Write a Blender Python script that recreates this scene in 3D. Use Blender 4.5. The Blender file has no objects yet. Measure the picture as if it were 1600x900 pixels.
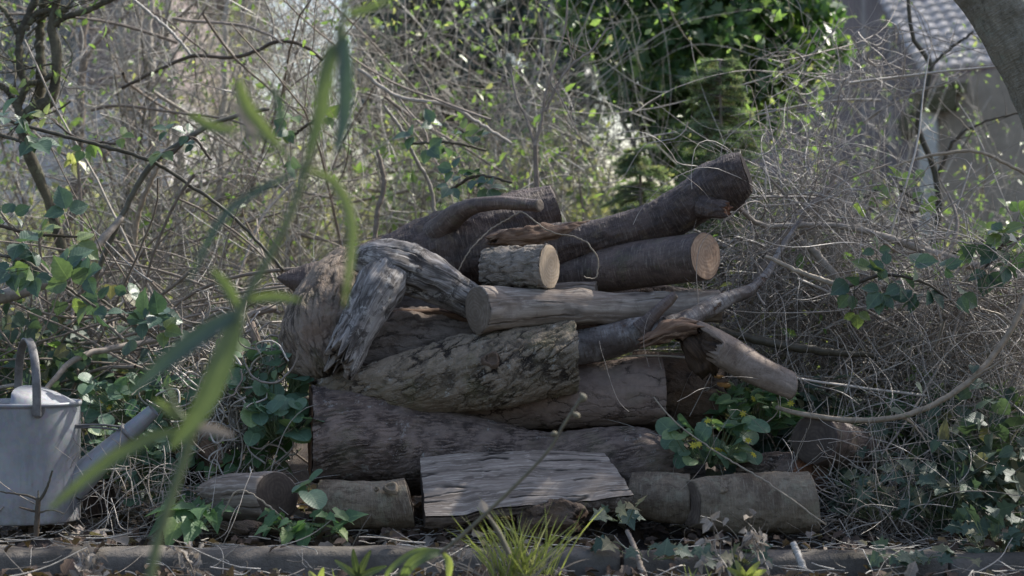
import bpy, math, random
import numpy as np
from mathutils import Vector

# ------------------------------------------------------------------ scene set-up
S = bpy.context.scene
COL = S.collection
R = math.radians
random.seed(7)
RG = np.random.default_rng(11)

CAMD = 6.2           # metres from the camera to the wood pile
CAMZ = 0.76          # camera height
F = 1600 * 70 / 36.0

cd = bpy.data.cameras.new('camera')
cam = bpy.data.objects.new('camera', cd)
COL.objects.link(cam)
cam.location = (0, -CAMD, CAMZ)
cam.rotation_euler = (R(90), 0, 0)
cd.lens = 70
cd.sensor_width = 36
cd.clip_start = 0.05
cd.clip_end = 2000
cd.dof.use_dof = True
cd.dof.focus_distance = 6.05
cd.dof.aperture_fstop = 2.7
S.camera = cam

SUN_AZ = R(35)       # from +X towards +Y
SUN_EL = R(47)
w = bpy.data.worlds.new('World')
S.world = w
w.use_nodes = True
nt = w.node_tree
bg = nt.nodes['Background']
sky = nt.nodes.new('ShaderNodeTexSky')
sky.sky_type = 'NISHITA'
sky.sun_disc = False
sky.sun_elevation = SUN_EL
sky.sun_rotation = R(90) - SUN_AZ
sky.altitude = 50
sky.air_density = 1.2
sky.dust_density = 2.5
sky.ozone_density = 1.0
bg.inputs[1].default_value = 0.15
tint = nt.nodes.new('ShaderNodeMix'); tint.data_type = 'RGBA'; tint.blend_type = 'MULTIPLY'; tint.inputs[0].default_value = 1.0
tint.inputs[7].default_value = (1.005, 0.98, 1.015, 1)      # camera white balance
nt.links.new(sky.outputs[0], tint.inputs[6]); nt.links.new(tint.outputs[2], bg.inputs[0])

sd = bpy.data.lights.new('sun', 'SUN')
sun = bpy.data.objects.new('sun', sd)
COL.objects.link(sun)
sd.energy = 5.0
sd.angle = R(0.53)
sd.color = (1.0, 0.95, 0.87)
tosun = Vector((math.cos(SUN_EL) * math.cos(SUN_AZ), math.cos(SUN_EL) * math.sin(SUN_AZ), math.sin(SUN_EL)))
sun.rotation_euler = tosun.to_track_quat('Z', 'Y').to_euler()
sun.location = tosun * 30

S.view_settings.view_transform = 'Standard'
S.view_settings.look = 'None'
S.view_settings.exposure = 0.72
S.view_settings.gamma = 1.0
S.view_settings.use_curve_mapping = False
S.render.resolution_x = 1024
S.render.resolution_y = 576
S.cycles.max_bounces = 7
S.cycles.transparent_max_bounces = 4


# ------------------------------------------------------------------ helpers
def P(px, py, y=0.0):
    d = y + CAMD
    return np.array([(px - 800) / F * d, y, CAMZ - (py - 450) / F * d])


def PX(n, y=0.0):
    return n * (y + CAMD) / F


def tag(o, label=None, cat=None, group=None, kind=None):
    if label: o['label'] = label
    if cat: o['category'] = cat
    if group: o['group'] = group
    if kind: o['kind'] = kind
    return o


def empty(name, loc, label, cat, group=None):
    o = bpy.data.objects.new(name, None)
    COL.objects.link(o)
    o.location = Vector([float(v) for v in loc])
    o.empty_display_size = 0.05
    return tag(o, label, cat, group)


def norm(v):
    return v / np.maximum(np.linalg.norm(v, axis=-1, keepdims=True), 1e-9)


def hash3(ix, iy, iz, seed):
    h = (ix.astype(np.int64) * 374761393 + iy.astype(np.int64) * 668265263 + iz.astype(np.int64) * 2147483647 + seed * 974711) & 0x7fffffff
    h = ((h ^ (h >> 13)) * 1274126177) & 0x7fffffff
    h = (h ^ (h >> 16)) & 0xffff
    return h / 65535.0


def vnoise(p, seed=0):
    i = np.floor(p).astype(np.int64)
    f = p - i
    f = f * f * (3 - 2 * f)
    out = 0
    for a in (0, 1):
        for b in (0, 1):
            for c in (0, 1):
                wgt = (f[..., 0] if a else 1 - f[..., 0]) * (f[..., 1] if b else 1 - f[..., 1]) * (f[..., 2] if c else 1 - f[..., 2])
                out = out + wgt * hash3(i[..., 0] + a, i[..., 1] + b, i[..., 2] + c, seed)
    return out * 2 - 1


def fbm(p, seed=0, octv=3):
    a = 1.0
    t = 0
    for k in range(octv):
        t = t + a * vnoise(p * (2.03 ** k), seed + k * 17)
        a *= 0.5
    return t


class MB:
    """collects geometry (numpy) and links it as one mesh object"""

    def __init__(self):
        self.v = []; self.q = []; self.t = []; self.n = 0
        self.r = []; self.c = []; self.polys = []

    def add(self, verts, quads=None, tris=None, rnd=None, rest=None, polys=None):
        verts = np.asarray(verts, dtype=np.float64).reshape(-1, 3)
        k = len(verts)
        self.v.append(verts)
        if quads is not None and len(quads): self.q.append(np.asarray(quads, dtype=np.int64) + self.n)
        if tris is not None and len(tris): self.t.append(np.asarray(tris, dtype=np.int64) + self.n)
        if polys:
            for p in polys: self.polys.append([i + self.n for i in p])
        self.r.append(np.full(k, 0.5) if rnd is None else np.broadcast_to(np.asarray(rnd, dtype=np.float64), (k,)))
        self.c.append(verts if rest is None else np.asarray(rest, dtype=np.float64).reshape(-1, 3))
        self.n += k
        return self

    def box(self, c, s, rot=0.0, tilt=None, rnd=None):
        x, y, z = [q / 2 for q in s]
        v = np.array([(-x, -y, -z), (x, -y, -z), (x, y, -z), (-x, y, -z), (-x, -y, z), (x, -y, z), (x, y, z), (-x, y, z)])
        rest = v.copy()
        if tilt is not None:
            ca, sa = math.cos(tilt), math.sin(tilt)
            v = np.stack([v[:, 0], v[:, 1] * ca - v[:, 2] * sa, v[:, 1] * sa + v[:, 2] * ca], 1)
        ca, sa = math.cos(rot), math.sin(rot)
        v = np.stack([v[:, 0] * ca - v[:, 1] * sa, v[:, 0] * sa + v[:, 1] * ca, v[:, 2]], 1) + np.array(c)
        return self.add(v, quads=[(0, 3, 2, 1), (4, 5, 6, 7), (0, 1, 5, 4), (1, 2, 6, 5), (2, 3, 7, 6), (3, 0, 4, 7)], rnd=rnd, rest=v)

    def tubes(self, pts, rad, seg=4, rnd=None, capend=False):
        pts = np.asarray(pts, dtype=np.float64)
        if pts.ndim == 2: pts = pts[None]
        N, K, _ = pts.shape
        rad = np.broadcast_to(np.asarray(rad, dtype=np.float64), (N, K))
        T = np.empty_like(pts)
        T[:, 1:-1] = pts[:, 2:] - pts[:, :-2]
        T[:, 0] = pts[:, 1] - pts[:, 0]
        T[:, -1] = pts[:, -1] - pts[:, -2]
        T = norm(T)
        ref = np.where(np.abs(T[:, 0, 2:3]) > 0.8, np.array([[1.0, 0, 0]]), np.array([[0, 0, 1.0]]))
        A = np.empty_like(pts)
        a = norm(np.cross(T[:, 0], ref))
        for k in range(K):
            a = norm(a - T[:, k] * (a * T[:, k]).sum(-1, keepdims=True))
            A[:, k] = a
        B = np.cross(T, A)
        th = np.arange(seg) / seg * 2 * math.pi
        V = pts[:, :, None] + rad[:, :, None, None] * (A[:, :, None] * np.cos(th)[None, None, :, None] + B[:, :, None] * np.sin(th)[None, None, :, None])
        base = (np.arange(N)[:, None, None] * K + np.arange(K - 1)[None, :, None]) * seg
        j = np.arange(seg)[None, None, :]
        j2 = (j + 1) % seg
        Q = np.stack([base + j, base + j2, base + seg + j2, base + seg + j], -1).reshape(-1, 4)
        if rnd is None: rnd = RG.random(N)
        rnd = np.broadcast_to(np.asarray(rnd), (N,))
        # rest coordinates: along the tube
        L = np.concatenate([np.zeros((N, 1)), np.cumsum(np.linalg.norm(pts[:, 1:] - pts[:, :-1], axis=-1), 1)], 1)
        rest = np.stack([rad[:, :, None] * np.cos(th), rad[:, :, None] * np.sin(th), np.broadcast_to(L[:, :, None], (N, K, seg))], -1) + (rnd * 37)[:, None, None, None]
        polys = None
        if capend:
            polys = []
            for n_ in range(N):
                b0 = n_ * K * seg
                polys.append([b0 + seg - 1 - i for i in range(seg)])
                b1 = b0 + (K - 1) * seg
                polys.append([b1 + i for i in range(seg)])
        return self.add(V.reshape(-1, 3), quads=Q, rnd=np.repeat(rnd, K * seg), rest=rest, polys=polys)

    def leaves(self, tmpl, pos, axis, nrm, size, rnd=None, wid=1.0):
        """tmpl = (verts (m,3): x along, y across, z up; tris)"""
        tv, tt = tmpl
        pos = np.asarray(pos); N = len(pos)
        if N == 0: return self
        X = norm(np.asarray(axis, dtype=np.float64))
        Z = np.asarray(nrm, dtype=np.float64)
        Z = norm(Z - X * (Z * X).sum(-1, keepdims=True))
        Y = np.cross(Z, X)
        size = np.broadcast_to(np.asarray(size, dtype=np.float64), (N,))
        wid = np.broadcast_to(np.asarray(wid, dtype=np.float64), (N,))
        V = pos[:, None] + size[:, None, None] * (tv[None, :, 0:1] * X[:, None] + wid[:, None, None] * tv[None, :, 1:2] * Y[:, None] + tv[None, :, 2:3] * Z[:, None])
        m = len(tv)
        T = (np.arange(N)[:, None, None] * m + tt[None]).reshape(-1, 3)
        if rnd is None: rnd = RG.random(N)
        rnd = np.broadcast_to(rnd, (N,))
        rest = np.tile(tv, (N, 1, 1)) + (rnd * 31)[:, None, None] * np.array([0, 0, 1.0])
        return self.add(V.reshape(-1, 3), tris=T, rnd=np.repeat(rnd, m), rest=rest)

    def build(self, name, mat=None, parent=None, smooth=True, kind=None, label=None):
        me = bpy.data.meshes.new(name)
        v = np.concatenate(self.v) if self.v else np.zeros((0, 3))
        off = np.zeros(3)
        if parent is not None:
            off = np.array(parent.location[:])
            if parent.parent is not None: off = off + np.array(parent.parent.location[:])
        elif len(v):
            off = np.array([(v[:, 0].min() + v[:, 0].max()) / 2, (v[:, 1].min() + v[:, 1].max()) / 2, v[:, 2].min()])
        q = np.concatenate(self.q) if self.q else np.zeros((0, 4), dtype=np.int64)
        t = np.concatenate(self.t) if self.t else np.zeros((0, 3), dtype=np.int64)
        pl = self.polys
        nl = len(q) * 4 + len(t) * 3 + sum(len(p) for p in pl)
        me.vertices.add(len(v))
        me.vertices.foreach_set('co', (v - off).astype(np.float32).ravel())
        me.loops.add(nl)
        idx = np.concatenate([q.ravel(), t.ravel(), np.array([i for p in pl for i in p], dtype=np.int64)])
        me.loops.foreach_set('vertex_index', idx.astype(np.int32))
        tot = np.concatenate([np.full(len(q), 4), np.full(len(t), 3), np.array([len(p) for p in pl], dtype=np.int64)]).astype(np.int32)
        st = np.concatenate([[0], np.cumsum(tot)[:-1]]).astype(np.int32) if len(tot) else np.zeros(0, np.int32)
        me.polygons.add(len(tot))
        me.polygons.foreach_set('loop_start', st)
        me.polygons.foreach_set('loop_total', tot)
        me.polygons.foreach_set('use_smooth', np.full(len(tot), bool(smooth)))
        me.update(calc_edges=True)
        a = me.attributes.new('rnd', 'FLOAT', 'POINT')
        a.data.foreach_set('value', np.concatenate(self.r).astype(np.float32))
        a = me.attributes.new('rest', 'FLOAT_VECTOR', 'POINT')
        a.data.foreach_set('vector', np.concatenate(self.c).astype(np.float32).ravel())
        me.validate()
        if mat: me.materials.append(mat)
        o = bpy.data.objects.new(name, me)
        COL.objects.link(o)
        if parent is not None:
            o.parent = parent
        else:
            o.location = Vector([float(x) for x in off])
        if kind: o['kind'] = kind
        if label: o['label'] = label
        return o


def catmull(pts, n):
    """pts (k,m) resampled to n samples, roughly even in length"""
    pts = np.asarray(pts, dtype=np.float64)
    k = len(pts)
    if k == 2:
        t = np.linspace(0, 1, n)[:, None]
        return pts[0] * (1 - t) + pts[1] * t
    ext = np.vstack([2 * pts[0] - pts[1], pts, 2 * pts[-1] - pts[-2]])
    seg = []
    M = 24
    for i in range(k - 1):
        p0, p1, p2, p3 = ext[i:i + 4]
        t = np.linspace(0, 1, M, endpoint=(i == k - 2))[:, None]
        seg.append(0.5 * ((2 * p1) + (-p0 + p2) * t + (2 * p0 - 5 * p1 + 4 * p2 - p3) * t ** 2 + (-p0 + 3 * p1 - 3 * p2 + p3) * t ** 3))
    d = np.concatenate(seg)
    L = np.concatenate([[0], np.cumsum(np.linalg.norm(d[1:, :3] - d[:-1, :3], axis=1))])
    s = np.linspace(0, L[-1], n)
    return np.stack([np.interp(s, L, d[:, j]) for j in range(d.shape[1])], 1)


WOOD_SHADE = (0.84, 0.82, 0.80)      # darkens all wood colours evenly; the pile's deeper shade put into the colour


# ------------------------------------------------------------------ node helpers
class NT:
    def __init__(self, name, disp=False):
        self.m = bpy.data.materials.new(name)
        self.m.use_nodes = True
        self.t = self.m.node_tree
        self.b = self.t.nodes['Principled BSDF']
        self.out = self.t.nodes['Material Output']
        self.b.inputs['Specular IOR Level'].default_value = 0.3
        if disp:
            self.m.displacement_method = 'BOTH'

    def n(self, typ, **kw):
        nd = self.t.nodes.new(typ)
        for k, v in kw.items(): setattr(nd, k, v)
        return nd

    def l(self, a, b):
        self.t.links.new(a, b)

    def setin(self, sock, v):
        if hasattr(v, 'is_linked') or isinstance(v, bpy.types.NodeSocket): self.l(v, sock)
        else:
            if isinstance(v, (tuple, list)) and len(v) == 3 and sock.type == 'RGBA': v = (*v, 1)
            sock.default_value = v

    def attr(self, name, out='Vector'):
        a = self.n('ShaderNodeAttribute', attribute_name=name)
        return a.outputs[out]

    def math(self, op, a, b=0.0, c=None, clamp=False):
        m = self.n('ShaderNodeMath', operation=op, use_clamp=clamp)
        self.setin(m.inputs[0], a); self.setin(m.inputs[1], b)
        if c is not None: self.setin(m.inputs[2], c)
        return m.outputs[0]

    def vmath(self, op, a, b):
        m = self.n('ShaderNodeVectorMath', operation=op)
        self.setin(m.inputs[0], a)
        self.setin(m.inputs[1], b)
        return m.outputs[0]

    def noise(self, vec, scale=5, detail=4, rough=0.55, out=0, dist=0.0):
        m = self.n('ShaderNodeTexNoise')
        self.l(vec, m.inputs['Vector'])
        m.inputs['Scale'].default_value = scale
        m.inputs['Detail'].default_value = detail
        m.inputs['Roughness'].default_value = rough
        m.inputs['Distortion'].default_value = dist
        return m.outputs[out]

    def voro(self, vec, scale=5, feature='DISTANCE_TO_EDGE', out='Distance', rand=1.0):
        m = self.n('ShaderNodeTexVoronoi', feature=feature)
        self.l(vec, m.inputs['Vector'])
        m.inputs['Scale'].default_value = scale
        m.inputs['Randomness'].default_value = rand
        return m.outputs[out]

    def rng(self, v, a, b, c=0.0, d=1.0, smooth=True):
        m = self.n('ShaderNodeMapRange', interpolation_type='SMOOTHSTEP' if smooth else 'LINEAR')
        self.setin(m.inputs[0], v)
        for i, x in enumerate((a, b, c, d)): m.inputs[1 + i].default_value = x
        return m.outputs[0]

    def mix(self, f, a, b, typ='MIX'):
        m = self.n('ShaderNodeMix', data_type='RGBA', blend_type=typ)
        m.clamp_factor = True
        self.setin(m.inputs[0], f); self.setin(m.inputs[6], a); self.setin(m.inputs[7], b)
        return m.outputs[2]

    def fin(self, col, rough=0.8, height=None, bump=0.3, bdist=0.01, disp=None, mid=0.5, spec=None, metal=0.0):
        self.setin(self.b.inputs['Base Color'], col)
        self.setin(self.b.inputs['Roughness'], rough)
        self.b.inputs['Metallic'].default_value = metal
        if spec is not None: self.b.inputs['Specular IOR Level'].default_value = spec
        if disp is not None:
            d = self.n('ShaderNodeDisplacement')
            self.l(height, d.inputs['Height'])
            d.inputs['Midlevel'].default_value = mid
            d.inputs['Scale'].default_value = disp
            self.l(d.outputs[0], self.out.inputs['Displacement'])
        elif height is not None:
            b = self.n('ShaderNodeBump')
            b.inputs['Strength'].default_value = bump
            b.inputs['Distance'].default_value = bdist
            self.l(height, b.inputs['Height'])
            self.l(b.outputs[0], self.b.inputs['Normal'])
        return self.m


def bark(name, plate, crack, accent, vs=26, zs=0.45, warp=0.02, depth=0.008, edge=0.16, moss=None, mossamt=0.55, fine=0.35, second=0.5, rough=0.85, lichen=None, shift=0.0):
    """cracked bark: elongated voronoi plates, cracks between them, fine fibre"""
    g = NT(name, True)
    V = g.attr('rest')
    V = g.vmath('ADD', V, (shift, shift * 2, shift))
    wn = g.noise(V, 16, 5, 0.72, out=1)
    wn = g.vmath('SUBTRACT', wn, (0.5, 0.5, 0.5))
    W = g.vmath('ADD', V, g.vmath('MULTIPLY', wn, (warp, warp, warp * 2.2)))
    Vs = g.vmath('MULTIPLY', W, (1, 1, zs))
    wd = g.rng(g.noise(V, 30, 4, 0.7), 0.3, 0.7, 0.35, 2.2)
    d1 = g.rng(g.math('DIVIDE', g.voro(Vs, vs), wd), 0.0, edge)
    d2 = g.rng(g.voro(Vs, vs * 2.7), 0.0, edge * 1.3)
    fn = g.noise(g.vmath('MULTIPLY', W, (1, 1, zs * 0.6)), 170, 5, 0.65)
    ln = g.noise(V, 11, 3, 0.6)
    h = g.math('MULTIPLY', d1, g.math('ADD', g.math('MULTIPLY', d2, second * 0.5), 1 - second * 0.5))
    # cracks fade in and out along the trunk
    cr = g.rng(ln, 0.3, 0.62, 0.25, 1.0)
    h = g.math('SUBTRACT', 1.0, g.math('MULTIPLY', g.math('SUBTRACT', 1.0, h), cr))
    h = g.math('ADD', g.math('MULTIPLY', h, 1 - fine), g.math('MULTIPLY', fn, fine))
    col = g.mix(g.rng(h, 0.12, 0.68), crack, plate)
    an = g.noise(V, 7, 5, 0.65)
    col = g.mix(g.math('MULTIPLY', g.rng(an, 0.46, 0.66), 0.8), col, accent)
    vn = g.noise(V, 55, 4, 0.7)
    col = g.mix(g.rng(vn, 0.3, 0.7, 0.0, 0.55), col, g.mix(1.0, col, (1.6, 1.55, 1.5), 'MULTIPLY'))
    if moss:
        mn = g.noise(V, 9, 6, 0.7, dist=0.4)
        col = g.mix(g.math('MULTIPLY', g.rng(mn, 0.5, 0.68), mossamt), col, moss)
    if lichen:
        lv = g.noise(V, 24, 5, 0.75)
        col = g.mix(g.math('MULTIPLY', g.rng(lv, 0.6, 0.66), 0.85), col, lichen)
    col = g.mix(1.0, col, WOOD_SHADE, 'MULTIPLY')
    return g.fin(col, rough, h, disp=depth, mid=0.6)


def smoothbark(name, base, dark, accent, band=0.5, depth=0.0025, rough=0.6, lichen=None, lamt=0.7, spec=0.35, flake=None):
    """thin smooth bark with cross bands (lenticels), scuffs and blotches"""
    g = NT(name, True)
    V = g.attr('rest')
    b1 = g.noise(g.vmath('MULTIPLY', V, (1, 1, 9)), 22, 4, 0.6)
    b2 = g.noise(g.vmath('MULTIPLY', V, (1, 1, 0.12)), 90, 4, 0.6)
    an = g.noise(V, 8, 5, 0.7, dist=0.5)
    fn = g.noise(V, 120, 4, 0.7)
    col = g.mix(g.rng(an, 0.4, 0.65), base, dark)
    col = g.mix(g.math('MULTIPLY', g.rng(b1, 0.52, 0.68), band), col, accent)
    col = g.mix(g.math('MULTIPLY', g.rng(b2, 0.45, 0.7), 0.3), col, dark)
    col = g.mix(g.rng(fn, 0.35, 0.7, 0, 0.5), col, g.mix(1.0, col, (1.5, 1.5, 1.5), 'MULTIPLY'))
    if lichen:
        lv = g.noise(V, 17, 6, 0.75)
        col = g.mix(g.math('MULTIPLY', g.rng(lv, 0.52, 0.62), lamt), col, lichen)
    if flake:
        fv = g.noise(V, 13, 5, 0.7, dist=0.8)
        fk = g.rng(fv, 0.6, 0.62)
        col = g.mix(fk, col, flake)
    sc = g.noise(g.vmath('MULTIPLY', V, (1, 1, 0.4)), 38, 6, 0.78, dist=0.7)
    col = g.mix(g.rng(sc, 0.56, 0.64, 0, 0.75), col, g.mix(1.0, col, (0.42, 0.40, 0.38), 'MULTIPLY'))
    col = g.mix(g.rng(sc, 0.42, 0.34, 0, 0.5), col, g.mix(1.0, col, (1.7, 1.65, 1.6), 'MULTIPLY'))
    h = g.math('ADD', g.math('MULTIPLY', b1, 0.45), g.math('ADD', g.math('MULTIPLY', b2, 0.25), g.math('MULTIPLY', fn, 0.3)))
    if flake: h = g.math('SUBTRACT', h, g.math('MULTIPLY', fk, 0.8))
    col = g.mix(1.0, col, WOOD_SHADE, 'MULTIPLY')
    return g.fin(col, rough, h, disp=depth, mid=0.5, spec=spec)


def grainwood(name, base, dark, light, fib=1.0, crackamt=1.0, depth=0.005, rough=0.85, mottle=None, mamt=0.8, lichen=None):
    """bare weathered wood, grain along rest z"""
    g = NT(name, True)
    V = g.attr('rest')
    wn = g.vmath('SUBTRACT', g.noise(V, 6, 3, 0.6, out=1), (0.5, 0.5, 0.5))
    W = g.vmath('ADD', V, g.vmath('MULTIPLY', wn, (0.035, 0.035, 0.0)))
    fa = g.noise(g.vmath('MULTIPLY', W, (1, 1, 0.035)), 150 * fib, 5, 0.65)
    fb = g.noise(g.vmath('MULTIPLY', W, (1, 1, 0.06)), 34 * fib, 4, 0.6)
    ck = g.voro(g.vmath('MULTIPLY', W, (1, 1, 0.075)), 19 * fib)
    cm = g.rng(g.noise(V, 9, 3, 0.5), 0.42, 0.6)
    cr = g.math('MULTIPLY', g.math('SUBTRACT', 1.0, g.rng(ck, 0.0, 0.07)), cm)
    col = g.mix(g.rng(fb, 0.35, 0.65), dark, base)
    col = g.mix(g.rng(fa, 0.48, 0.66, 0, 0.85), col, light)
    col = g.mix(g.math('MULTIPLY', g.rng(fa, 0.45, 0.25), 0.6), col, dark)
    if mottle:
        mn = g.noise(V, 15, 6, 0.75, dist=0.6)
        col = g.mix(g.math('MULTIPLY', g.rng(mn, 0.5, 0.6), mamt), col, mottle)
    if lichen:
        lv = g.noise(V, 30, 5, 0.75)
        col = g.mix(g.math('MULTIPLY', g.rng(lv, 0.56, 0.64), 0.8), col, lichen)
    col = g.mix(g.math('MULTIPLY', cr, crackamt), col, (0.012, 0.010, 0.009))
    h = g.math('SUBTRACT', g.math('ADD', g.math('MULTIPLY', fa, 0.35), g.math('MULTIPLY', fb, 0.4)), g.math('MULTIPLY', cr, 1.0 * crackamt))
    col = g.mix(1.0, col, WOOD_SHADE, 'MULTIPLY')
    return g.fin(col, rough, h, disp=depth, mid=0.35)


def cutface(name, base, dark, ring, rings=80, crack=0.7, stain=None):
    """sawn end grain: rings round rest z axis, radial checks, saw marks"""
    g = NT(name)
    V = g.attr('rest')
    sp = g.n('ShaderNodeSeparateXYZ'); g.l(V, sp.inputs[0])
    x, y = sp.outputs[0], sp.outputs[1]
    wn = g.noise(V, 10, 3, 0.6)
    rr = g.math('SQRT', g.math('ADD', g.math('MULTIPLY', x, x), g.math('MULTIPLY', y, y)))
    ph = g.math('ADD', g.math('MULTIPLY', rr, rings * 6.0), g.math('MULTIPLY', wn, 34.0))
    rg = g.math('MULTIPLY', g.math('ADD', g.math('SINE', ph), 1.0), 0.5)
    ang = g.math('ARCTAN2', y, x)
    cv = g.n('ShaderNodeCombineXYZ'); g.l(ang, cv.inputs[0]); g.l(rr, cv.inputs[1])
    rad = g.noise(g.vmath('MULTIPLY', cv.outputs[0], (1, 3, 1)), 7, 4, 0.7)
    ck = g.math('MULTIPLY', g.rng(rad, 0.36, 0.31), crack)
    saw = g.noise(g.vmath('MULTIPLY', V, (1, 0.12, 1)), 160, 3, 0.6)
    st = g.noise(V, 16, 5, 0.7)
    col = g.mix(g.rng(st, 0.35, 0.65), base, dark)
    col = g.mix(g.math('MULTIPLY', rg, 0.5), col, ring)
    col = g.mix(g.rng(saw, 0.35, 0.7, 0, 0.35), col, g.mix(1.0, col, (1.35, 1.3, 1.25), 'MULTIPLY'))
    if stain:
        sn = g.noise(V, 9, 4, 0.7)
        col = g.mix(g.math('MULTIPLY', g.rng(sn, 0.46, 0.6), 0.8), col, stain)
    col = g.mix(ck, col, (0.02, 0.013, 0.01))
    h = g.math('SUBTRACT', g.math('ADD', g.math('MULTIPLY', saw, 0.5), g.math('MULTIPLY', rg, 0.12)), ck)
    col = g.mix(1.0, col, WOOD_SHADE, 'MULTIPLY')
    return g.fin(col, 0.8, h, bump=0.7, bdist=0.003)


def leafmat(name, c1, c2, c3=None, trans=0.45, rough=0.45, tcol=None, spec=0.45, vein=0.15):
    """leaf: colour varies leaf by leaf, light shines through"""
    g = NT(name)
    r = g.attr('rnd', 'Fac')
    V = g.attr('rest')
    col = g.mix(r, c1, c2)
    if c3: col = g.mix(g.rng(r, 0.8, 0.9), col, c3)
    nz = g.noise(V, 6, 4, 0.6)
    col = g.mix(g.rng(nz, 0.3, 0.7, 0, 0.5), col, g.mix(1.0, col, (0.55, 0.6, 0.6), 'MULTIPLY'))
    sp = g.n('ShaderNodeSeparateXYZ'); g.l(V, sp.inputs[0])
    mid = g.rng(g.math('ABSOLUTE', sp.outputs[1]), 0.0, 0.035, vein * 3, 0.0)
    col = g.mix(mid, col, g.mix(1.0, col, (2.2, 2.0, 1.8), 'MULTIPLY'))
    if vein:
        sv = g.math('SINE', g.math('MULTIPLY', g.math('SUBTRACT', sp.outputs[0], g.math('MULTIPLY', g.math('ABSOLUTE', sp.outputs[1]), 0.9)), 46.0))
        hh = g.math('ADD', nz, g.math('MULTIPLY', sv, 0.12))
        col = g.mix(g.rng(sv, 0.75, 1.0, 0, 0.12), col, g.mix(1.0, col, (1.7, 1.6, 1.5), 'MULTIPLY'))
    else: hh = nz
    g.fin(col, rough, hh, bump=0.4, bdist=0.003, spec=spec)
    tr = g.n('ShaderNodeBsdfTranslucent')
    if tcol: tc = g.mix(0.75, col, tcol)
    else: tc = g.mix(1.0, col, (1.5, 1.65, 0.85), 'MULTIPLY')
    g.l(tc, tr.inputs[0])
    ms = g.n('ShaderNodeMixShader'); ms.inputs[0].default_value = trans
    g.l(g.b.outputs[0], ms.inputs[1]); g.l(tr.outputs[0], ms.inputs[2])
    g.l(ms.outputs[0], g.out.inputs[0])
    return g.m


def twigmat(name, c1, c2, c3, rough=0.75, spec=0.3):
    g = NT(name)
    r = g.attr('rnd', 'Fac')
    V = g.attr('rest')
    col = g.mix(g.rng(r, 0.0, 0.6), c1, c2)
    col = g.mix(g.rng(r, 0.7, 0.95), col, c3)
    nz = g.noise(V, 45, 4, 0.7)
    col = g.mix(g.rng(nz, 0.35, 0.7, 0, 0.7), col, g.mix(1.0, col, (0.45, 0.45, 0.42), 'MULTIPLY'))
    return g.fin(col, rough, nz, bump=0.5, bdist=0.003, spec=spec)


def plain(name, base, var, scale=8, rough=0.7, spec=0.3, metal=0.0, bump=0.3, bdist=0.005, coord='rest', detail=6):
    g = NT(name)
    V = g.attr(coord)
    n1 = g.noise(V, scale, detail, 0.65)
    n2 = g.noise(V, scale * 9, 4, 0.7)
    col = g.mix(g.rng(n1, 0.35, 0.65), base, var)
    col = g.mix(g.rng(n2, 0.35, 0.7, 0, 0.4), col, g.mix(1.0, col, (0.6, 0.6, 0.6), 'MULTIPLY'))
    return g.fin(col, rough, g.math('ADD', n1, n2), bump=bump, bdist=bdist, spec=spec, metal=metal)


# ------------------------------------------------------------------ leaf shapes
def fan(outline, fold=0.25, curl=0.25, cx=0.42):
    o = np.array(outline, dtype=float)
    o = np.vstack([o, o[1:-1][::-1] * np.array([1, -1])])
    v = np.vstack([[cx, 0], o])
    # midrib points as an extra vertex pair keeps the fold crisp
    z = fold * np.abs(v[:, 1]) - curl * v[:, 0] ** 2
    v = np.column_stack([v, z])
    n = len(o)
    t = [(0, 1 + i, 1 + (i + 1) % n) for i in range(n)]
    return v, np.array(t)


L_HEART = fan([(0.0, 0), (-0.10, 0.16), (-0.10, 0.34), (0.05, 0.46), (0.28, 0.48), (0.55, 0.38), (0.80, 0.2), (1, 0)], 0.2, 0.25)
L_ROUND = fan([(0.0, 0), (-0.12, 0.18), (-0.08, 0.38), (0.1, 0.52), (0.35, 0.56), (0.62, 0.50), (0.82, 0.34), (0.93, 0.15), (0.96, 0)], 0.15, 0.2)
L_OVATE = fan([(0.0, 0), (0.06, 0.17), (0.17, 0.25), (0.2, 0.32), (0.33, 0.33), (0.37, 0.38), (0.5, 0.34), (0.55, 0.36), (0.68, 0.25), (0.74, 0.25), (0.85, 0.11), (1, 0)], 0.3, 0.22)
L_IVY = fan([(0.0, 0), (-0.12, 0.2), (-0.02, 0.50), (0.25, 0.32), (0.42, 0.55), (0.55, 0.24), (1.0, 0)], 0.15, 0.2, 0.25)
L_SIMPLE = fan([(0, 0), (0.3, 0.24), (0.65, 0.2), (1, 0)], 0.3, 0.3)
L_DIAM = (np.array([(0, 0, 0), (0.5, 0.28, 0.06), (1, 0, -0.1), (0.5, -0.28, 0.06)]), np.array([(0, 1, 2), (0, 2, 3)]))
L_NEEDLE = (np.array([(0, 0.05, 0), (0, -0.05, 0), (1, 0, 0)]), np.array([(0, 1, 2)]))
L_DEAD = fan([(0, 0), (0.1, 0.22), (0.3, 0.34), (0.5, 0.26), (0.7, 0.32), (1, 0)], 0.7, 0.5)
L_ARROW = fan([(0, 0), (-0.2, 0.22), (-0.05, 0.38), (0.2, 0.30), (0.35, 0.36), (0.6, 0.2), (1, 0)], 0.25, 0.3)


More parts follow.
